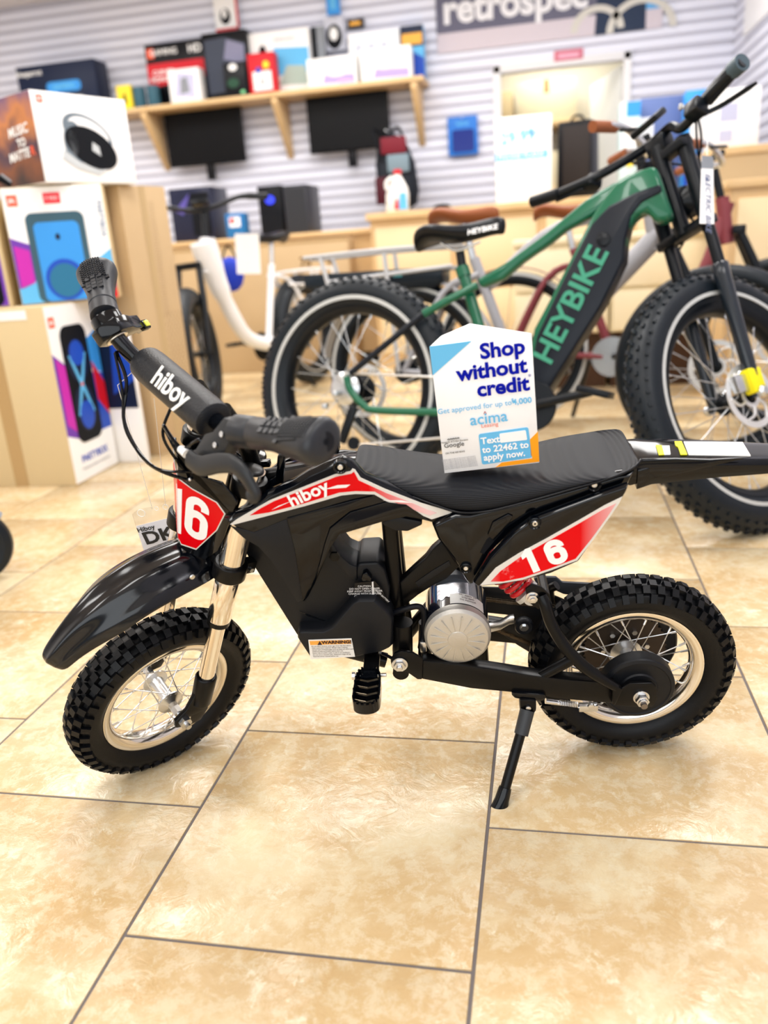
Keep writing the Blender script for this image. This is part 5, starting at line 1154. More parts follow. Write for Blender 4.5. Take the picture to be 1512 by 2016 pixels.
hd = HM(); hd.lathe([(.02, 0), (.045, .02), (.048, .05), (.046, .055)], V(.02, 0, .60), (1, 0, 0), 24); hd.build('headlight', M_bsat, gfk)
# rear and front guard blades
# handlebar
hb = thing_part('handlebar', gb)
n_, f_ = h_(1462, 122, .335), h_(1047, 398, -.335)
P = smooth_path([f_, h_(1098, 382, -.25), h_(1180, 345, -.13)*V(1, 1, 1), V(.02, -.055, .80), V(.03, 0, .805), V(.02, .055, .80), h_(1345, 250, .12), h_(1395, 190, .22), n_], 6)
HM().tube(P, .0135, 16).build('bar', M_bsat, hb)
HM().tube([h_(1392, 196, .205), h_(1410, 175, .24), h_(1448, 133, .31)], .0195, 18).build('grip', M_bsat, hb)
HM().tube([h_(1443, 139, .30), n_], .0225, 18).build('grip_end', mat('grip_end_grey', (.06, .09, .11), .4), hb)
HM().tube([f_, h_(1100, 381, -.245)], .0175, 18).build('grip', M_bsat, hb)
HM().tube(smooth_path([h_(1385, 225, .20), h_(1425, 205, .24), h_(1490, 163, .33)], 4), [.007]*8+[.004], 8).build('brake_lever', M_bsat, hb)
HM().tube(smooth_path([h_(1150, 372, -.17), h_(1120, 385, -.22), h_(1095, 395, -.26)], 4), .006, 8).build('brake_lever', M_bsat, hb)
HM().box(h_(1370, 215, .19), (.045, .05, .045), rotm((0, 1, 0), .5)).build('shifter', M_bsat, hb, bevel=.008)
HM().box(h_(1165, 362, -.165), (.045, .05, .040), rotm((0, 1, 0), .5)).build('throttle', M_bsat, hb, bevel=.008)
HM().box(V(.0, .0, .845), (.060, .105, .020), rotm((0, 1, 0), -.5)).build('display', M_bsat, hb, bevel=.006)
HM().box(V(.02, 0, .775), (.05, .07, .05)).build('stem', M_bsat, hb, bevel=.008)
for i, (a, b, c) in enumerate([(.10, .05, .05), (.13, -.02, .02), (.08, .08, -.02)]):
    HM().tube(smooth_path([V(.03, .14*(1 if i != 1 else -1), .81), V(a, b, .72), V(a*.9, c, .60), V(.03, .05*(1 if i != 1 else -1), .48)], 6), .0035, 8).build('cable', M_bsat, hb)
for i, yy in enumerate((.19, .15, -.17, -.20, .10)):
    HM().lathe([(.006, 0), (.010, .004), (.006, .012)], V(.02, yy, .80+.03*i/4), (1, 0, 0), 12).build('clamp_bolt', M_sil, hb)
# hang tag on the bar
tg = [h_(1382, 306, .20), h_(1404, 308, .20), h_(1406, 441, .20), h_(1378, 440, .20)]
tgo = thing('hang_tag', 'long white price tag hanging from the green bicycle handlebar', 'tag', HC+HA @ tg[2])
HM().prism(tg, V(0, -.001, 0)).build('tag_card', M_print, tgo)
HM().prism([h_(1382, 306, .2008), h_(1404, 308, .2008), h_(1405, 332, .2008), h_(1381, 331, .2008)], V(0, -.0005, 0)).build('tag_head', M_grey, tgo)
HM().tube([h_(1392, 306, .2), h_(1395, 212, .21)], .0012, 5).build('tag_string', M_print, tgo)
xt = HA @ unit(tg[2]-tg[1]); yt = HA @ unit(tg[1]-tg[0])
words('ELECTRIC BIKE', .026, HC+HA @ (h_(1394, 400, .2012)), xt, yt, mat('tag_ink', (.15, .18, .3), .5), tgo, depth=.0001)
words('\u2022', .05, HC+HA @ (h_(1391, 352, .2012)), xt, yt, mat('tag_ink'), tgo, depth=.0001)
# saddle and post
sp_ = g_(892, 462, 0)
saddle(GA, GO, gb, V(sp_[0]+.01, 0, sp_[2]+.008), mat('black_vinyl', (.004, .005, .008), .28), .30, .18, .035)
gt('seat_post', [(905, 492, 0), (912, 538, 0)], .0145, M_bsat, gb, k=1)
for s in (1, -1): gt('saddle_rail', [(868, 478, .022*s), (900, 494, .022*s), (945, 476, .022*s)], .004, M_sil, gb)
words('HEYBIKE', .026, GO+GA @ g_(950, 452, .047), GA @ V(1, 0, .12), GA @ V(0, -.35, 1), M_print, gb, bold=.0005, depth=.0001)
# cranks, chain ring, pedals
bb0 = g_(1055, 800, 0)
cr_ = thing_part('crank_set', gb)
GM().lathe([(.02, .045), (.075, .045), (.078, .048), (.075, .052), (.02, .052)], V(bb0[0], 0, bb0[2]), (0, 1, 0), 40).build('chain_ring', M_bsat, cr_)
GM().tube([V(bb0[0], .065, bb0[2]), V(*g_(1165, 772, .075))], [.016, .012], 12).build('crank_arm', M_bsat, cr_)
pc = g_(1172, 772, .12); GM().box(pc, (.095, .085, .020), rotm((0, 1, 0), .2)).build('pedal', M_bsat, cr_, bevel=.004)
GM().tube([V(bb0[0], -.065, bb0[2]), V(bb0[0]-.16, -.075, bb0[2]-.02)], [.016, .012], 12).build('crank_arm', M_bsat, cr_)
GM().box(V(bb0[0]-.165, -.13, bb0[2]-.02), (.095, .085, .020)).build('pedal', M_bsat, cr_, bevel=.004)
dr_ = GM(); c = V(0, .085, .375)
dr_.lathe([(.02, -.02), (.052, -.02), (.056, -.012), (.035, .0)], c, (0, 1, 0), 30); dr_.build('cassette', M_sil, gb)
GM().box(V(.03, .10, .255), (.030, .020, .130), rotm((0, 1, 0), .35)).build('derailleur', M_bsat, gb, bevel=.006)
GM().lathe([(.004, -.005), (.022, -.005), (.022, .005), (.004, .005)], V(.055, .10, .195), (0, 1, 0), 18).build('jockey_wheel', M_bsat, gb)
GM().tube([V(.0, .085, .425), V(bb0[0], .052, bb0[2]+.075)], .004, 6).build('chain_run', mat('chain_silver', (.6, .6, .6), .35, .8), gb); GM().tube([V(.07, .10, .19), V(bb0[0], .052, bb0[2]-.075)], .004, 6).build('chain_run', mat('chain_silver'), gb)
GM().tube([V(.48, -.06, .30), V(.40, -.16, .012)], .010, 10).build('kickstand', M_bsat, gb)
for a_, b_, y in ((660, 775, .1), (640, 800, .09)): GM().box(g_(a_, b_, y), (.02, .02, .02)).build('axle_nut', M_sil, gb, bevel=.004)

# ---- generic upright electric bicycle; local x forward, y to the camera side
def ebike(name_label, A, o, wb, Rt, rt, paint, sad, gripm, step=False, fat=1.0, rack=False, barz=1.02, spk=16, guard=True, fr=.0, rackm=None):
    t = thing('electric_bicycle', name_label, 'bicycle', V(*(o+A @ V(wb/2, 0, 0))[:2], 0), 'electric bicycles on the shop floor')
    E_ = lambda: MB(A, o); rimr = Rt-rt*2+.012
    bicycle_wheel(A, o+A @ V(0, 0, Rt), t, 'rear_wheel', Rt, rt, rimr, spokes=spk, hubr=.05, stripe=rimr+.03)
    fA = A @ rz(fr); fo = o+A @ V(wb, 0, Rt)
    bicycle_wheel(fA, fo, t, 'front_wheel', Rt, rt, rimr, spokes=spk, disc=1)
    fm_ = thing_part('frame', t); hz = max(Rt*2+.22, .80); hx = wb-.20
    bbp = V(.44, 0, .30)
    if step:
        E_().tube(smooth_path([V(hx-.02, 0, hz), V(hx-.10, 0, hz-.26), V(hx-.24, 0, .40), bbp+V(.05, 0, .02), bbp+V(-.02, 0, .02)], 6), [.070, .072, .068, .066, .060, .056, .054, .042, .042, .042, .042, .04, .04, .04, .04, .04, .04, .04, .04, .04, .04, .04, .04, .04, .04, .04][:25] if fat > 1 else .026, 16).build('down_tube', paint, fm_)
    else:
        E_().tube([V(hx, 0, hz-.10), bbp], .036, 16).build('down_tube', paint, fm_)
        E_().tube(smooth_path([V(hx-.01, 0, hz-.02), V(hx-.35, 0, hz-.06), V(.33, 0, .66)], 5), .022, 14).build('top_tube', paint, fm_)
    E_().tube([V(.27, 0, .76), bbp], .020, 14).build('seat_tube', paint, fm_)
    E_().cyl(V(hx-.015, 0, hz-.16), V(hx-.045, 0, hz+.02), .028, 18).build('head_tube', paint, fm_)
    for s in (1, -1):
        E_().tube(smooth_path([V(.29, s*.02, .70), V(.16, s*.05, .64), V(.0, s*.075, Rt)], 4), .012, 10).build('seat_stay', paint, fm_)
        E_().tube([V(.40, s*.04, .30), V(0, s*.075, Rt)], .013, 10).build('chain_stay', paint, fm_)
    fk_ = thing_part('front_fork', t)
    up = V(-.20-.03, 0, hz-Rt)
    for s in (1, -1): MB(fA, fo).tube([V(0, s*.070, 0), V(-.10, s*.068, (hz-Rt)*.5), V(-.18, s*.055, (hz-Rt)*.80)], [.016, .019, .017], 14).build('fork_leg', M_bsat, fk_)
    MB(fA, fo).box(V(-.18, 0, (hz-Rt)*.80), (.05, .15, .035)).build('fork_crown', M_bsat, fk_, bevel=.006)
    hb_ = thing_part('handlebar', t); bx = hx-.06; bz = barz
    E_().tube([V(hx-.045, 0, hz), V(bx-.02, 0, bz-.02)], .017, 12).build('stem', M_bsat, hb_)
    Bq = A @ rz(fr); bo = o+A @ V(bx, 0, bz)
    MB(Bq, bo).tube(smooth_path([V(-.14, -.33, .03), V(-.06, -.22, .04), V(0, -.07, 0), V(0, .07, 0), V(-.06, .22, .04), V(-.14, .33, .03)], 5), .012, 12).build('bar', M_bsat if gripm is not M_brown else M_sil, hb_)
    for s in (1, -1):
        MB(Bq, bo).tube([V(-.085, s*.245, .038), V(-.145, s*.34, .029)], .018, 14).build('grip', gripm, hb_)
        MB(Bq, bo).tube([V(-.05, s*.20, .03), V(.0, s*.26, .02), V(-.06, s*.34, .01)], .006, 8).build('brake_lever', M_bsat, hb_)
    MB(Bq, bo).box(V(-.01, 0, .03), (.05, .09, .02), rotm((0, 1, 0), -.4)).build('display', M_bsat, hb_, bevel=.004)
    saddle(A, o, t, V(.22, 0, .92), sad, .27, .18); E_().tube([V(.235, 0, .89), V(.27, 0, .74)], .014, 12).build('seat_post', M_sil, t)
    c_ = thing_part('crank_set', t)
    E_().lathe([(.02, .045), (.085, .045), (.085, .050), (.02, .050)], bbp, (0, 1, 0), 36).build('chain_ring', M_sil if gripm is M_brown else M_bsat, c_)
    E_().tube([bbp+V(0, .06, 0), bbp+V(.15, .07, .04)], .012, 10).build('crank_arm', M_bsat, c_); E_().box(bbp+V(.16, .12, .04), (.09, .08, .02)).build('pedal', M_bsat, c_, bevel=.004)
    E_().tube([bbp+V(0, -.06, 0), bbp+V(-.15, -.07, -.04)], .012, 10).build('crank_arm', M_bsat, c_); E_().box(bbp+V(-.16, -.12, -.04), (.09, .08, .02)).build('pedal', M_bsat, c_, bevel=.004)
    if guard:
        for (cx, a0, a1, AA, oo, nm) in ((0, 10, 170, A, o+A @ V(0, 0, Rt), 'rear_mudguard'),):
            mb = MB(AA, oo); rg = []
            for i in range(25):
                a = R(a0+(a1-a0)*i/24); rr = Rt+.022; rg.append([V(-math.cos(a)*rr*(1 if nm[0] == 'r' else 1), y, math.sin(a)*rr-abs(y)**2*3) for y in (-rt*1.1, -rt*.5, 0, rt*.5, rt*1.1)]+[V(-math.cos(a)*(rr-.003), y, math.sin(a)*(rr-.003)-abs(y)**2*3) for y in (rt*1.1, rt*.5, 0, -rt*.5, -rt*1.1)])
            mb.loft(rg); mb.build(nm, rackm or paint, t, ang=60)
    if rack:
        rk_ = thing_part('rear_rack', t); rm = rackm or paint
        for s in (1, -1):
            E_().tube(smooth_path([V(.24, s*.055, rack+.01), V(-.05, s*.065, rack+.01), V(-.38, s*.060, rack), V(-.42, s*.02, rack)], 4), .008, 10).build('rack_rail', rm, rk_)
            E_().tube([V(-.34, s*.062, rack), V(-.30, s*.068, rack-.14)], .009, 8).build('rack_post', rm, rk_)
            E_().tube([V(-.07, s*.062, rack), V(-.02, s*.080, Rt)], .009, 8).build('rack_post', rm, rk_)
            E_().tube([V(-.31, s*.066, rack-.10), V(.20, s*.060, rack-.065)], .008, 8).build('rack_rail', rm, rk_)
    E_().tube([V(.34, -.05, .28), V(.26, -.17, .012)], .010, 10).build('kickstand', M_bsat, t)
    return t, E_
GRA = lean_frame(R(-5), R(-9)); GRO = V(-.545, 3.20, 0.0)
tg_, EG = ebike('grey electric bicycle with brown saddle and rack battery, standing behind the green one', GRA, GRO, 1.14, .345, .034, M_gpaint, M_brown, M_brown, rack=.80, barz=1.08, rackm=mat('rack_grey', (.50, .50, .51), .4))
rb_ = thing_part('rack_battery', tg_)
EG().loft([[V(x, y, z) for y, z in ((-.045, .66+b), (.045, .66+b), (.055, .69), (.055, .735), (-.055, .735), (-.055, .69))] for x, b in ((-.42, .025), (-.38, 0), (.12, 0), (.16, .02))]).build('battery_shell', mat('battery_black', (.008, .014, .022), .3), rb_, bevel=.004)
EG().box((-.02, .056, .715), (.035, .004, .016)).build('teal_badge', mat('teal_badge', (.10, .55, .60), .4), rb_)
MRA = lean_frame(R(-5), R(-6)); MRO = V(-.16, 3.72, 0.0)
tm_, EM = ebike('dark red bicycle with cream details, rearmost behind the green and grey bicycles', MRA, MRO, 1.10, .34, .026, M_maroon, M_brown, M_brown, step=True, barz=1.05)
WO = V(-1.50, 5.14, 0.0)
tw_, EW = ebike('white step-through electric bicycle with rear rack, facing the camera beside the carton stack', lean_frame(R(4), R(-106)), WO, 1.10, .345, .058, M_wpaint, mat('black_vinyl'), M_bsat, step=True, fat=1.2, rack=.70, barz=1.08, fr=R(-26), guard=False)
EW().box((-.35, 0, .60), (.03, .07, .04)).build('tail_light', mat('red_lens', (.6, .02, .02), .3), tw_, bevel=.004)
EW().lathe([(.02, 0), (.028, .012), (.02, .016)], V(1.05, .07, .42), (0, 1, 0), 16).build('orange_reflector', mat('orange_lens', (.85, .12, .02), .3), tw_)
pt = at(488, 500, 4.55); MB().box(pt, (.135, .002, .215), rotm((0, 0, 1), .15) @ rotm((0, 1, 0), .06)).build('paper', M_print, thing('price_sheet', 'blank white price sheet hanging over the white bicycle saddle', 'price sheet', pt-V(0, 0, .11)))
# blue bag on the white bike
bbp_ = at(455, 540, 4.7); bl = thing('blue_bag', 'small royal blue pouch hanging on the far side of the white bicycle', 'bag', bbp_-V(0, 0, .10))
MB().ball(bbp_, (.08, .05, .10), 14).build('pouch', mat('royal_blue', (.01, .04, .50), .5), bl); MB().tube(smooth_path([bbp_+V(-.05, 0, .08), bbp_+V(0, 0, .16), bbp_+V(.05, 0, .08)], 6), .006, 8).build('strap', M_dark, bl)
# scooter at the left edge
sc_ = thing('kick_scooter', 'black scooter wheel with pale mudguard cut off by the left edge', 'scooter', (-1.58, 1.90, 0))
SAx = lean_frame(0, R(35)); SO = V(-1.585, 1.865, .108)
st_ = MB(SAx, SO); st_.lathe([(.062, .020), (.085, .025), (.103, .016), (.108, 0), (.103, -.016), (.085, -.025), (.062, -.020)], (0, 0, 0), (0, 1, 0), 48, closed=True); st_.build('tyre', M_frub, sc_)
MB(SAx, SO).lathe([(.010, -.024), (.060, -.018), (.064, -.018), (.064, .018), (.060, .018), (.010, .024)], (0, 0, 0), (0, 1, 0), 32).build('wheel_disc', M_bsat, sc_)
mg_ = MB(SAx, SO); mg_.loft([[V(-math.cos(a)*r_, y, math.sin(a)*r_) for y, r_ in ((-.030, .120), (0, .126), (.030, .120), (.030, .116), (0, .122), (-.030, .116))] for a in [R(20+10*i) for i in range(13)]]); mg_.build('mudguard', M_grey, sc_)
MB(SAx, SO).box((-.32, 0, .02), (.55, .15, .035)).build('deck', M_bsat, sc_, bevel=.01); MB(SAx, SO).box((-.06, 0, .0), (.10, .07, .03)).build('fork_block', M_bsat, sc_, bevel=.005)
# ================================================================== back wall: shelf, screens, goods
YS = 6.80                                  # front edge of the long shelf
def atw(px, py, Y=YW): return at(px, py, Y)
sL, sR = at(120, 226, YS), at(830, 150, YS); zs = .5*(at(250, 211, YS)[2]+sR[2])
shf = thing('wall_shelf', 'long pine shelf with triangular brackets above the two screens', 'shelf', ((sL[0]+sR[0])/2, YS+.18, zs-.3))
MB().bb(sL[0]-.3, sR[0]+.01, YS, YW, zs-.035, zs).build('shelf_board', M_wood, shf, bevel=.003)
for px in (283, 545, 822):
    x = at(px, 190, YS+.02)[0]; MB().prism([V(x-.05, YS+.015, zs-.035), V(x-.05, YS+.015, zs-.075), V(x-.05, YW-.005, zs-.46), V(x-.05, YW-.005, zs-.035)], V(.05, 0, 0)).build('bracket', M_wood, shf, bevel=.003)
def sbox(nm, label, px0, px1, pytop, Y, d, m, cat='box', z0=None, yaw=0.0, group=None, h=None):
    """box standing at z0 whose front spans two pixels on plane Y"""
    a, b_ = at(px0, pytop, Y), at(px1, pytop, Y); z0 = zs if z0 is None else z0; w = (b_[0]-a[0])/max(.3, math.cos(yaw)); h = h or max(.03, (a[2]+b_[2])/2-z0)
    t, q0, q1, q2, q3 = carton(nm, label, (a[0], Y), w, d, z0+.0005, h, yaw, m, cat, group)
    return t, Face(q0, q1, t, z0+.0005), w, h
# goods on the shelf, left to right
t, f, w, h = sbox('keyboard_box', 'black retail box with light blue lettering on the shelf behind the boombox box', 28, 184, 124, YS+.06, .22, M_navy)
f.text('blueparrot', .055, w*.16, h*.86, M_print, 2, bold=.001); f.round('blue_logo', w*.36, w*.80, h*.46, h*.66, h*.09, M_cyan, 2); f.text('GAMING', .05, w*.58, h*.56, M_sky, 3, bold=.002); f.disc('pale_picture', w*.76, h*.25, .07, .05, M_grey, 2)
t, f, w, h = sbox('battery_pack', 'small yellow packet with a black picture at the left end of the shelf', 227, 255, 168, YS+.03, .05, M_yellow, 'packet'); f.poly('picture', [(w*.4, h*.2), (w*.65, h*.25), (w*.6, h*.7), (w*.45, h*.6)], M_black, 2)
for i, (px, lb) in enumerate(((274, 'dark teal can beside the yellow packet on the shelf'), (302, 'dark teal can beside the white figure box on the shelf'))):
    c = at(px, 190, YS+.08); ct = thing('can', lb, 'can', (c[0], YS+.09, zs), 'teal cans on the shelf')
    MB().lathe([(.01, 0), (.050, 0), (.052, .004), (.052, .150), (.046, .156), (.01, .156)], V(c[0], YS+.09, zs+.0005), (0, 0, 1), 28).build('can_body', mat('teal_tin', (.04, .12, .17), .35), ct, ang=40)
    MB().lathe([(.047, .1565), (.047, .160), (.002, .160)], V(c[0], YS+.09, zs), (0, 0, 1), 24).build('lid', M_grey, ct)
t, f, w, h = sbox('figure_box', 'white and lilac box in front of the black and red monitor carton', 328, 390, 135, YS+.03, .12, M_print)
f.poly('lilac_art', [(w*.15, h*.2), (w*.8, h*.1), (w*.85, h*.8), (w*.3, h*.9)], mat('lilac', (.55, .55, .75), .5), 1); f.poly('grey_art', [(w*.35, h*.25), (w*.65, h*.3), (w*.6, h*.75), (w*.4, h*.7)], M_grey, 2)
t, f, w, h = sbox('monitor_box', 'black carton with a red band on the shelf behind the teal cans', 282, 398, 82, YS+.17, .14, M_black)
f.poly('red_band', [(0, h*.33), (w, h*.42), (w, h*.70), (0, h*.70)], M_red, 1); f.rect('red_square', w*.03, w*.15, h*.78, h*.93, M_jred, 1); f.text('GAMING', .06, w*.32, h*.86, M_print, 2, bold=.001); f.text('CURVED\nMONITOR', .05, w*.28, h*.50, M_print, 3, bold=.001); f.text('HD', .08, w*.86, h*.86, M_print, 2, bold=.002)
t, f, w, h = sbox('monitor_box', 'large black carton with a curved screen picture in the middle of the shelf', 394, 484, 62, YS+.12, .16, M_black)
f.poly('screen_art', [(w*.05, h*.10), (w*.92, h*.14), (w*.95, h*.80), (w*.5, h*.92), (w*.05, h*.90)], mat('screen_art_grey', (.035, .045, .075), .4), 1); f.poly('screen_shine', [(w*.45, h*.60), (w*.90, h*.50), (w*.92, h*.78), (w*.55, h*.88)], mat('screen_shine', (.22, .22, .34), .4), 2)
t, f, w, h = sbox('controller_box', 'small black and green controller box before the large black carton', 437, 481, 122, YS+.03, .06, M_black)
f.disc('controller_picture', w*.45, h*.85, .035, .025, M_print, 2); f.disc('green_dot', w*.8, h*.12, .018, .012, mat('mint', (.25, .75, .35), .4), 2); f.disc('controller_shadow', w*.4, h*.40, .05, .035, mat('dark_green', (.01, .06, .03), .4), 1)
t, f, w, h = sbox('toy_box', 'bright red box with a white and blue picture on the shelf', 485, 538, 104, YS+.03, .10, M_red)
f.poly('white_art', [(w*.15, h*.08), (w*.85, h*.08), (w*.85, h*.55), (w*.15, h*.55)], M_print, 1); f.disc('blue_ball', w*.38, h*.58, .022, .022, M_blue, 2); f.disc('yellow_ball', w*.68, h*.70, .026, .026, M_yellow, 2); f.text('U', .07, w*.5, h*.3, M_grey, 3, bold=.003)
t, f, w, h = sbox('console_box', 'white box with a light blue picture behind the bright red box', 487, 606, 60, YS+.16, .14, M_print)
f.poly('sky_picture', [(w*.40, h*.30), (w*.98, h*.30), (w*.98, h*.70), (w*.40, h*.74)], M_sky, 1); f.poly('hill_picture', [(w*.45, h*.15), (w*.95, h*.12), (w*.9, h*.42), (w*.6, h*.45)], mat('sage', (.4, .5, .45), .5), 2); f.text('family party', .035, w*.6, h*.86, M_grey, 2); f.disc('black_picture', w*.22, h*.70, .03, .045, M_dark, 2)
t, f, w, h = sbox('camera_box', 'low white box with a violet picture on the shelf beside the console box', 602, 700, 112, YS+.03, .13, M_print)
f.poly('violet_picture', [(w*.3, h*.1), (w*.95, h*.05), (w*.95, h*.35), (w*.35, h*.40)], mat('violet_print', (.45, .35, .85), .4), 1); f.disc('white_device', w*.6, h*.5, .09, .04, M_white, 2); f.disc('pink_glow', w*.75, h*.1, .06, .012, mat('pink_print', (.9, .45, .8), .4), 2)
t, f, w, h = sbox('router_box', 'long white box with a violet base picture near the right end of the shelf', 706, 808, 93, YS+.03, .13, M_print)
f.poly('violet_picture', [(w*.25, h*.08), (w*.95, h*.05), (w*.95, h*.30), (w*.30, h*.36)], mat('violet_print'), 1); f.disc('white_device', w*.5, h*.55, .11, .05, M_white, 2)
t, f, w, h = sbox('drive_box', 'tall white box behind the camera and router boxes on the shelf', 684, 785, 62, YS+.20, .10, M_print)
for k in (.2, .45, .7): f.disc('round_picture', w*k, h*.72, .03, .03, mat('pale_grey_print', (.6, .62, .72), .5), 1)
t, f, w, h = sbox('software_box', 'dark and orange upright box with a blue base at the right end of the shelf', 787, 832, 50, YS+.20, .08, M_sky)
f.rect('dark_top', 0, w, h*.62, h, M_navy, 1); f.rect('orange_band', w*.05, w*.95, h*.66, h*.86, mat('amber_print', (.85, .42, .05), .4), 2); f.poly('blue_base', [(0, 0), (w, 0), (w, h*.4), (w*.4, h*.55)], M_blue, 2)
t, f, w, h = sbox('phone_box', 'narrow dark grey box standing between the white boxes on the shelf', 611, 636, 52, YS+.24, .05, M_grey); f.rect('dark_side', 0, w*.4, 0, h, M_dark, 1)
# blister packs hanging on the slatwall
def pack(lb, px0, px1, py0, py1, m, hook=True, Y=YW-.03):
    a, b_ = at(px0, py0, Y), at(px1, py1, Y); t = thing('hanging_pack', lb, 'packet', ((a[0]+b_[0])/2, Y, b_[2]))
    MB().bb(a[0], b_[0], Y-.02, Y, b_[2], a[2]).build('pack_card', m, t, bevel=.003)
    MB().cyl(V((a[0]+b_[0])/2, Y-.06, a[2]-.015), V((a[0]+b_[0])/2, YW+.003, a[2]-.015), .004, 8).build('peg_hook', M_steel, t)
    return t, Face(V(a[0], Y-.02, 0), V(b_[0], Y-.02, 0), t, b_[2]), b_[0]-a[0], a[2]-b_[2]
t, f, w, h = pack('white packet with black headphones picture and red edge above the large black carton', 418, 474, -16, 58, M_print); f.rect('red_edge', 0, w, 0, h*.06, M_red, 1); f.rect('red_side', w*.9, w, 0, h, M_red, 1); f.disc('ear_cup', w*.45, h*.35, w*.22, h*.20, M_dark, 2); f.disc('cup_shine', w*.42, h*.42, w*.10, h*.12, M_print, 3)
t, f, w, h = pack('light blue packet hanging at the top edge of the picture', 641, 671, -22, 28, M_cyan); f.rect('fold', w*.3, w*.7, h*.2, h*.6, M_sky, 1)
t, f, w, h = pack('grey packet with headphones picture below the light blue packet', 636, 682, 38, 98, mat('pale_grey_print')); f.disc('ear_cup', w*.5, h*.42, w*.38, h*.38, M_dark, 1); f.disc('cup_shine', w*.48, h*.50, w*.20, h*.20, M_print, 2)
t, f, w, h = pack('small black packet with orange print beside the headphones packet', 684, 718, 40, 54, M_black); f.rect('orange_print', w*.15, w*.8, h*.3, h*.7, mat('amber_print'), 1)
t, f, w, h = pack('blue pouch with a dark window hanging on the wall left of the doorway', 881, 942, 232, 303, mat('cobalt_print', (.015, .17, .62), .4)); f.round('dark_window', w*.14, w*.88, h*.08, h*.66, .02, mat('window_navy', (.005, .02, .22), .15), 1); f.text('laptop', .04, w*.5, h*.82, M_sky, 2, bold=.001)
# ---- the two screens
for k, (q, nk, lb) in enumerate((((313, 206, 484, 316), (425, 335), 'black flat screen on the wall below the shelf, left one'), ((594, 176, 769, 288), (702, 303), 'black flat screen on the wall below the shelf, right one'))):
    Yt = YW-.12; a, b_ = at(q[0]+6, q[1]+3, Yt), at(q[2], q[3]-3, Yt); zc = (a[2]+b_[2])/2; wv_ = b_[0]-a[0]; hv = a[2]-b_[2]+.03
    t = thing('flat_screen', lb, 'screen', ((a[0]+b_[0])/2, Yt, zc-hv/2), 'screens on the back wall')
    cx = (a[0]+b_[0])/2; Qt = rotm((1, 0, 0), R(0))
    MB().box((cx, Yt+.015, zc), (wv_, .035, hv)).build('screen_body', M_black, t, bevel=.006)
    MB().box((cx, Yt-.0035, zc+.004), (wv_-.024, .003, hv-.034)).build('screen_glass', mat('dark_glass', (.003, .003, .004), .35, spec=.15), t)
    MB().box((cx+.01, Yt+.03, zc-hv/2-.05), (.07, .03, .14)).build('stand_neck', M_black, t, bevel=.004)
    MB().box((cx, YW-.04, zc), (.22, .07, .18)).build('wall_bracket', M_dark, t, bevel=.004)
# ---- banner
Yb = YW-.012; a, b_ = at(857, -6, Yb), at(1303, 62, Yb); zt_ = 2.70; zb_ = at(857, 70, Yb)[2]
bn = thing('banner', 'dark grey banner with large white lettering above the doorway', 'banner', ((a[0]+b_[0])/2, Yb, zb_))
f = Face(V(a[0], Yb-.004, 0), V(b_[0], Yb-.004, 0), bn, zb_-.13); w = b_[0]-a[0]; h = zt_-zb_
MB().bb(a[0], b_[0], Yb-.004, Yb, zb_-.13, zt_).build('cloth', mat('banner_pale', (.62, .56, .62), .7), bn)
f.rect('dark_field', 0, w, .13, .13+h, mat('banner_grey', (.13, .13, .19), .7), 0)
f.poly('light_ground', [(0, 0), (w*.7, 0), (w*.72, .135), (0, .135)], mat('banner_pale'), 1)
f.text('retrospec', .275, w*.355, .13+.155, mat('banner_white', (.80, .80, .84), .6), 2, bold=.010, sx=1.0)
f.text('THE GREAT OUTDOORS', .07, w*.13, .13+.43, mat('banner_white'), 2, bold=.001)
f.poly('night_photo', [(w*.71, .0), (w*.93, .0), (w*.93, .13+h), (w*.73, .13+h)], mat('banner_navy', (.015, .03, .07), .6), 1)
for (cu, cv, ru) in ((.90, .03, .17), (1.09, .0, .22)):
    n = 26; P = [(w*cu-.30+ru*1.15*math.cos(a_), cv+ru*math.sin(a_)) for a_ in [math.pi*i/n for i in range(n+1)]]; P2_ = [(w*cu-.30+(ru-.045)*1.15*math.cos(a_), cv+(ru-.045)*math.sin(a_)) for a_ in [math.pi*(n-i)/n for i in range(n+1)]]
    mb = MB(); pts = P+P2_; m_ = len(P); mb.add([f.pt(u_, max(v_, .0), .0035) for u_, v_ in pts], [(i, i+1, 2*m_-2-i, 2*m_-1-i) for i in range(m_-1)]); mb.build('bicycle_tyre_art', mat('banner_cream', (.62, .60, .55), .6), bn)
f.poly('figure_art', [(w*.80, .27), (w*.88, .24), (w*.90, .42), (w*.83, .46)], mat('banner_blue_grey', (.35, .38, .52), .6), 2)
f.rect('blue_end', w*.93, w, .13, .13+h, mat('banner_blue', (.12, .38, .72), .6), 1)
# ---- left counter with its goods
YC = 5.95; zl = .5*(at(423, 470, YC)[2]+at(700, 452, YC)[2])
cL = thing('counter', 'long low pine counter under the two screens', 'counter', (-2.6, YC+.3, 0))
xr = at(742, 449, YC)[0]
MB().bb(-4.6, xr, YC, YC+.62, zl-.035, zl).build('worktop', M_wood, cL, bevel=.003)
MB().bb(-4.6, xr-.01, YC+.03, YC+.60, .08, zl-.035).build('cabinet', M_wood, cL); MB().bb(-4.6, xr-.03, YC+.08, YC+.58, 0, .08).build('plinth', M_dark, cL)
for i in range(5): MB().bb(-4.5+.58*i, -3.95+.58*i, YC+.012, YC+.03, .12, zl-.06).build('door_panel', M_wood, cL, bevel=.004)
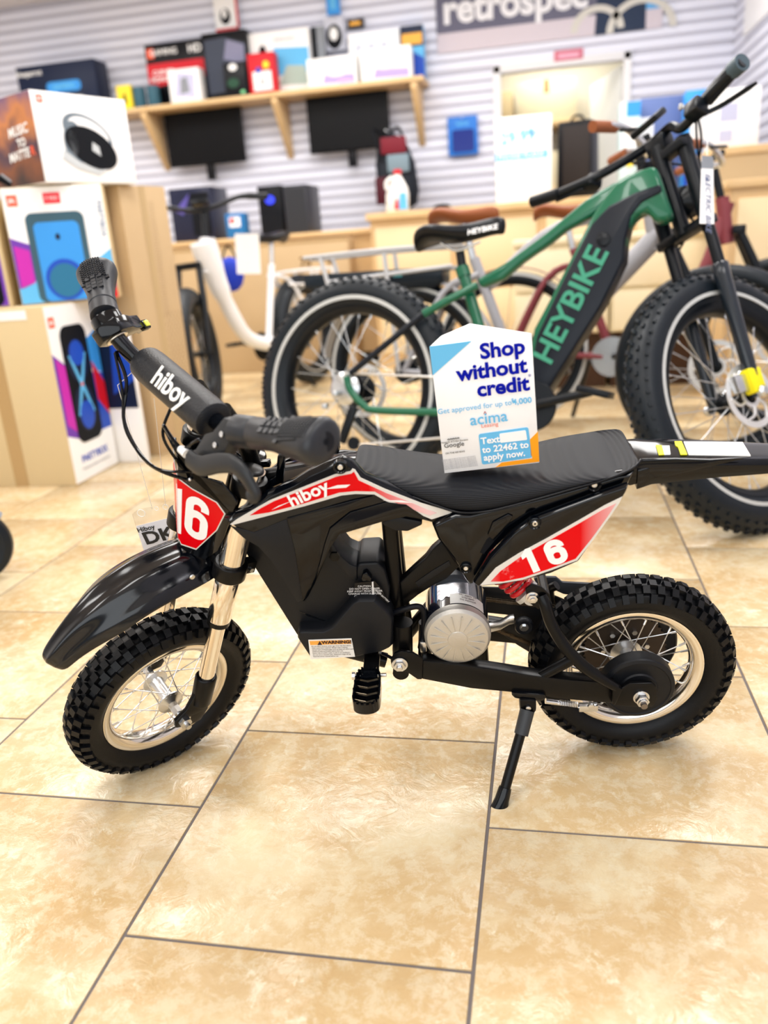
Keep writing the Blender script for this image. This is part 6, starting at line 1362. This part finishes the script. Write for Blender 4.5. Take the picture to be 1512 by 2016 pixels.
# long carton leaning in front
a, b_ = at(338, 486, 5.86), at(694, 470, 5.86)
ct = thing('long_carton', 'wide flat brown carton standing on the floor before the low counter', 'box', ((a[0]+b_[0])/2, 5.78, 0))
MB().bb(a[0], b_[0], 5.70, 5.90, 0.001, zl-.055).build('carton', M_card, ct, bevel=.005)
f = Face(V(a[0], 5.70, 0), V(b_[0], 5.70, 0), ct); w = b_[0]-a[0]; f.text('75" TV', .085, w*.83, zl-.20, mat('brown_ink'), 2, bold=.003); f.disc('white_sticker', w*.28, zl-.16, .04, .04, M_print, 2); f.rect('tape', 0, w, zl-.075, zl-.060, M_tape, 1)
def ontop(nm, label, q, Y, d, m, z0, cat='box', yaw=0, group=None): return sbox(nm, label, q[0], q[1], q[2], Y, d, m, cat, z0, yaw, group)
t, f, w, h = ontop('computer_tower', 'black computer tower with blue glow on the low counter, left half of the pair', (505, 552, 366), YC+.16, .35, M_black, zl, 'computer'); f.disc('blue_glow', w*.5, h*.72, .035, .03, mat('blue_led', (.03, .05, .8), .3, emis=.6), 1); f.rect('mesh', w*.1, w*.9, h*.06, h*.5, M_dark, 1)
t, f, w, h = ontop('computer_tower', 'plain dark computer tower beside the blue glowing one', (556, 602, 364), YC+.14, .35, mat('tower_grey', (.03, .032, .042), .35), zl, 'computer'); f.rect('mesh', w*.08, w*.92, h*.06, h*.94, mat('mesh_grey', (.022, .024, .03), .6), 1)
t, f, w, h = ontop('computer_tower', 'dark computer tower behind the white bicycle handlebar', (330, 412, 370), YC+.20, .35, mat('tower_navy', (.012, .015, .04), .3), zl, 'computer'); f.poly('violet_light', [(w*.1, h*.6), (w*.5, h*.9), (w*.3, h*.5)], mat('violet_glow', (.10, .08, .35), .4), 1); f.rect('grille', w*.5, w*.95, h*.1, h*.9, M_dark, 1)
t, f, w, h = ontop('small_box', 'small blue box with a red label between the computer towers', (442, 478, 420), YC+.10, .12, mat('deep_sky', (.02, .16, .42), .4), zl); f.rect('label', w*.2, w*.8, h*.45, h*.85, M_print, 1); f.rect('red_mark', w*.25, w*.5, h*.6, h*.8, M_red, 2)
# ---- right counter (taller) with poster, bag, jug, speaker
YD = 5.60; zr = .5*(at(726, 422, YD)[2]+at(1000, 398, YD)[2]); x0 = at(727, 430, YD)[0]
cR = thing('service_counter', 'taller pine service counter with panelled front right of the low counter', 'counter', (.1, YD+.3, 0))
MB().bb(x0-.02, 1.30, YD-.02, YD+.62, zr-.045, zr).build('worktop', M_wood, cR, bevel=.004)
MB().bb(x0, 1.28, YD+.02, YD+.60, 0, zr-.045).build('cabinet', M_wood, cR)
for i in range(4):
    xa = x0+.03+.56*i; MB().bb(xa, xa+.50, YD+.005, YD+.02, .55, zr-.09).build('upper_panel', mat('pale_panel', (.84, .66, .40), .4), cR, bevel=.006); MB().bb(xa, xa+.50, YD+.005, YD+.02, .10, .50).build('lower_panel', mat('pale_panel'), cR, bevel=.006)
# poster
Yp = YD+.10; A_, B_, C_, D_ = at(974, 240, Yp), at(1086, 228, Yp), at(1086, 395, Yp), at(974, 404, Yp)
po = thing('poster_stand', 'white poster with a light blue band standing on the service counter', 'poster', ((A_[0]+B_[0])/2, Yp, zr))
w = B_[0]-A_[0]; h = A_[2]-zr+.02; MB().bb(A_[0], B_[0], Yp, Yp+.012, zr+.001, zr+h).build('board', M_print, po, bevel=.005)
MB().prism([V(A_[0]+w*.5, Yp+.012, zr+h*.6), V(A_[0]+w*.5, Yp+.012, zr+.002), V(A_[0]+w*.5, Yp+.20, zr+.002)], V(.01, 0, 0)).build('strut', M_print, po)
f = Face(V(A_[0], Yp, 0), V(B_[0], Yp, 0), po, zr); f.rect('blue_band', 0, w*.93, h*.50, h*.59, M_sky, 1); f.text('29.99', .10, w*.40, h*.76, M_sky, 1, bold=.003, rot=R(4)); f.text('/mo', .05, w*.72, h*.80, M_sky, 1); f.text('PHONE PLANS', .045, w*.45, h*.545, M_print, 2, bold=.0005)
f.rect('small_print', w*.15, w*.32, h*.22, h*.40, mat('pale_grey_print'), 1); f.text('SAVE', .03, w*.55, h*.90, mat('pale_grey_print'), 1)
# black speaker cabinet, turned
a = at(1100, 240, YD+.30); b_ = at(1088, 400, YD+.30)
t = thing('loudspeaker', 'black loudspeaker cabinet turned sideways beside the white poster', 'loudspeaker', (a[0]+.15, YD+.32, zr))
Qs = rz(R(-18)); w_, h_s = at(1172, 245, YD+.3)[0]-a[0], a[2]-zr
MB(Qs, V(a[0]-.02, YD+.30, zr)).box((w_/2, .12, h_s/2), (w_, .22, h_s-.004), taper=.92).build('cabinet', M_black, t, bevel=.01)
MB(Qs, V(a[0]-.02, YD+.30, zr)).box((w_/2+.02, .004, h_s/2), (w_*.78, .012, h_s*.86)).build('grille', mat('grille_brown_black', (.02, .015, .014), .7), t, bevel=.004)
MB(Qs, V(a[0]-.02, YD+.30, zr)).tube(smooth_path([V(w_*.3, .1, h_s), V(w_*.4, .1, h_s+.03), V(w_*.6, .1, h_s+.03), V(w_*.7, .1, h_s)], 4), .008, 8).build('handle', M_dark, t)
# backpack hanging behind the counter end
c = at(775, 320, YW-.30); bp2 = thing('backpack', 'dark red and black backpack hanging on the wall beside the right screen', 'backpack', (c[0], YW-.30, at(780, 415, YW-.30)[2]))
rg = []
top_z, bot_z = at(770, 262, YW-.30)[2], at(790, 412, YW-.30)[2]
for t_, w, d in ((0, .07, .06), (.06, .13, .10), (.25, .16, .13), (.6, .155, .13), (.82, .12, .10), (.95, .06, .06), (1, .01, .02)):
    z = bot_z+(top_z-bot_z)*t_; xx = c[0]+.045-.05*t_; rg.append([V(xx+w*math.copysign(abs(math.cos(a_))**.7, math.cos(a_)), YW-.31+d*math.copysign(abs(math.sin(a_))**.7, math.sin(a_)), z) for a_ in [2*math.pi*j/18 for j in range(18)]])
MB().loft(rg).build('bag_body', mat('backpack_black', (.012, .016, .024), .7), bp2, ang=60)
MB().box((c[0]+.03, YW-.44, bot_z+.46), (.20, .02, .12)).build('front_panel', mat('backpack_maroon', (.16, .008, .02), .6), bp2, bevel=.008)
MB().box((c[0]+.06, YW-.445, bot_z+.33), (.17, .02, .13)).build('front_pocket', mat('backpack_grey', (.18, .25, .30), .6), bp2, bevel=.008)
MB().box((c[0]-.02, YW-.445, bot_z+.14), (.22, .02, .20)).build('lower_pocket', mat('backpack_maroon2', (.06, .004, .012), .6), bp2, bevel=.008)
for s in (-1, 1): MB().tube(smooth_path([V(c[0]-.05, YW-.31, top_z-.03), V(c[0]-.03+.10*s, YW-.38, top_z+.02), V(c[0]+.03+.10*s, YW-.44, bot_z+.35)], 5), .012, 8).build('shoulder_strap', M_dark, bp2)
MB().cyl(V(c[0]-.03, YW-.40, top_z+.012), V(c[0]-.03, YW+.003, top_z+.012), .006, 8).build('peg_hook', M_steel, bp2)
# bleach jug
j0 = at(782, 418, YD+.08); jx = j0[0]; jt = thing('jug', 'white jug with a red cap on the left end of the service counter', 'bottle', (jx, YD+.10, zr))
jh = at(782, 335, YD+.08)[2]-zr
rg = []
for t_, w, d in ((0, .07, .045), (.03, .078, .05), (.45, .078, .05), (.62, .068, .046), (.80, .045, .036), (.92, .026, .024), (1, .020, .020)):
    rg.append([V(jx+.012*t_+w*math.cos(a_), YD+.10+d*math.sin(a_), zr+.001+jh*.92*t_) for a_ in [2*math.pi*k/18 for k in range(18)]])
MB().loft(rg).build('jug_body', mat('white_plastic', (.82, .82, .80), .35), jt, ang=60)
MB().cyl(V(jx+.014, YD+.10, zr+jh*.91), V(jx+.014, YD+.10, zr+jh*1.02), .026, 18).build('cap', M_red, jt)
MB().tube(smooth_path([V(jx-.015, YD+.06, zr+jh*.85), V(jx-.055, YD+.05, zr+jh*.72), V(jx-.055, YD+.05, zr+jh*.55)], 5), .012, 10).build('handle', mat('white_plastic'), jt)
MB().prism([V(jx+.02, YD+.045, zr+jh*.05), V(jx+.075, YD+.052, zr+jh*.05), V(jx+.070, YD+.052, zr+jh*.45), V(jx+.03, YD+.045, zr+jh*.45)], V(0, .004, 0)).build('blue_label', M_sky, jt); MB().prism([V(jx-.01, YD+.042, zr+jh*.06), V(jx+.02, YD+.042, zr+jh*.06), V(jx+.015, YD+.042, zr+jh*.30), V(jx-.0, YD+.042, zr+jh*.30)], V(0, .004, 0)).build('red_label', M_red, jt)
c = at(870, 404, YD+.25); mo_ = thing('computer_mouse', 'small black mouse lying on the service counter left of the poster', 'mouse', (c[0], YD+.25, zr)); MB().ball(V(c[0], YD+.25, zr+.018), (.06, .035, .018), 14).build('mouse_body', M_black, mo_)
MB().ball(V(c[0], YD+.235, zr+.032), (.006, .010, .006), 8).build('wheel', M_grey, mo_)
# ---- cream drawer units in front of the service counter, on a dark brown plinth whose colour takes in the shade there
YE = 4.55; z0_ = .30; zc_ = .80
xa, xb = at(1010, 470, YE)[0], at(1412, 430, YE)[0]
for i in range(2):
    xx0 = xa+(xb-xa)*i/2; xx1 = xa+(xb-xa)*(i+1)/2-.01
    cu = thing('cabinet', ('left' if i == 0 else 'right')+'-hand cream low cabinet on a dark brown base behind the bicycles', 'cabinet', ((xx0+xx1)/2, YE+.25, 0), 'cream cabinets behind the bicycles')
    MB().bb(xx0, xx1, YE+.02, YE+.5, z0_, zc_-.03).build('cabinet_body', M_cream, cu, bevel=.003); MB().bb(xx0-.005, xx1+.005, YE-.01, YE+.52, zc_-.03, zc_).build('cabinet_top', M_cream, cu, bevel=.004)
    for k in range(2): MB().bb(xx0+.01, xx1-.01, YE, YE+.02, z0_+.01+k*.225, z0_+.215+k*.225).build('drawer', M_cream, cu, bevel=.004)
    MB().bb(xx0+.01, xx1-.01, YE+.06, YE+.48, 0, z0_).build('base', mat('shaded_base_brown', (.055, .025, .012), .5), cu)  # dark brown includes the shade below the drawers
# ---- right-hand pine cabinets
YF = 4.05; p = at(1441, 354, YF); q = at(1512, 336, YF)
cc = thing('cabinet', 'pine cabinet with a framed door at the right edge behind the front wheel', 'cabinet', (p[0]+.22, YF+.25, 0))
MB().bb(p[0]-.02, XR-.02, YF-.02, YF+.46, p[2]-.035, p[2]).build('worktop', M_wood, cc, bevel=.004); MB().bb(p[0], XR-.03, YF, YF+.45, 0, p[2]-.035).build('cabinet_body', M_wood, cc)
MB().bb(p[0]+.03, XR-.05, YF-.012, YF, .08, p[2]-.08).build('door_panel', mat('pale_panel'), cc, bevel=.006); MB().cyl(V(p[0]+.08, YF-.03, .55), V(p[0]+.08, YF-.012, .55), .012, 14).build('knob', M_steel, cc)
YG = 5.05; p = at(1400, 292, YG)
cc = thing('display_unit', 'tall pine display unit against the right wall carrying white cartons', 'cabinet', (p[0]+.3, YG+.2, 0))
MB().bb(p[0], XR-.01, YG, YG+.5, p[2]-.04, p[2]).build('top_board', M_wood, cc, bevel=.004); MB().bb(p[0]+.01, XR-.02, YG+.02, YG+.5, 0, p[2]-.04).build('unit_body', M_card2 if False else mat('tan_panel', (.62, .45, .25), .5), cc)
zg = p[2]
t, f, w, h = sbox('appliance_box', 'white carton with blue print on the display unit at the right edge', 1412, 1500, 172, YG+.06, .35, M_print, 'box', zg); f.rect('blue_print', w*.1, w*.5, h*.45, h*.75, mat('pale_lilac_print', (.55, .57, .75), .5), 1); f.rect('blue_print', w*.1, w*.4, h*.1, h*.3, mat('pale_lilac_print'), 1)
# goods on the far right of the service counter
t, f, w, h = sbox('printer_box', 'blue-grey carton behind the green bicycle handlebar', 1262, 1350, 190, YD+.20, .20, mat('slate_blue_print', (.11, .16, .36), .45), 'box', zr); f.poly('dark_art', [(w*.2, 0), (w*.9, 0), (w*.7, h*.5), (w*.4, h*.4)], M_navy, 1); f.rect('white_art', 0, w*.3, h*.5, h*.8, M_print, 1)
t, f, w, h = sbox('printer_box', 'bright blue and white carton at the right end of the service counter', 1352, 1405, 176, YD+.02, .15, M_cyan, 'box', zr); f.rect('white_art', w*.2, w*.9, h*.45, h*.72, M_print, 1); f.poly('blue_art', [(0, 0), (w, 0), (w, h*.3), (0, h*.4)], M_blue, 1)
t, f, w, h = sbox('spray_bottles_box', 'pale carton with yellow and blue print right of the doorway', 1222, 1262, 200, YD+.08, .20, mat('pale_aqua_print', (.60, .76, .80), .45), 'box', zr); f.disc('yellow_dot', w*.5, h*.35, .03, .03, M_yellow, 1); f.rect('white_art', w*.2, w*.8, h*.5, h*.8, M_print, 1); f.rect('blue_top', w*.3, w, h*.84, h, M_cyan, 1)
# white panel on the right wall
MB().bb(XR-.012, XR-.002, 5.3, 6.75, 2.02, ZC-.05).build('wall_panel', M_white, thing('wall_board', 'plain white board fixed high on the right wall', 'board', (XR-.01, 6.0, 2.02)))
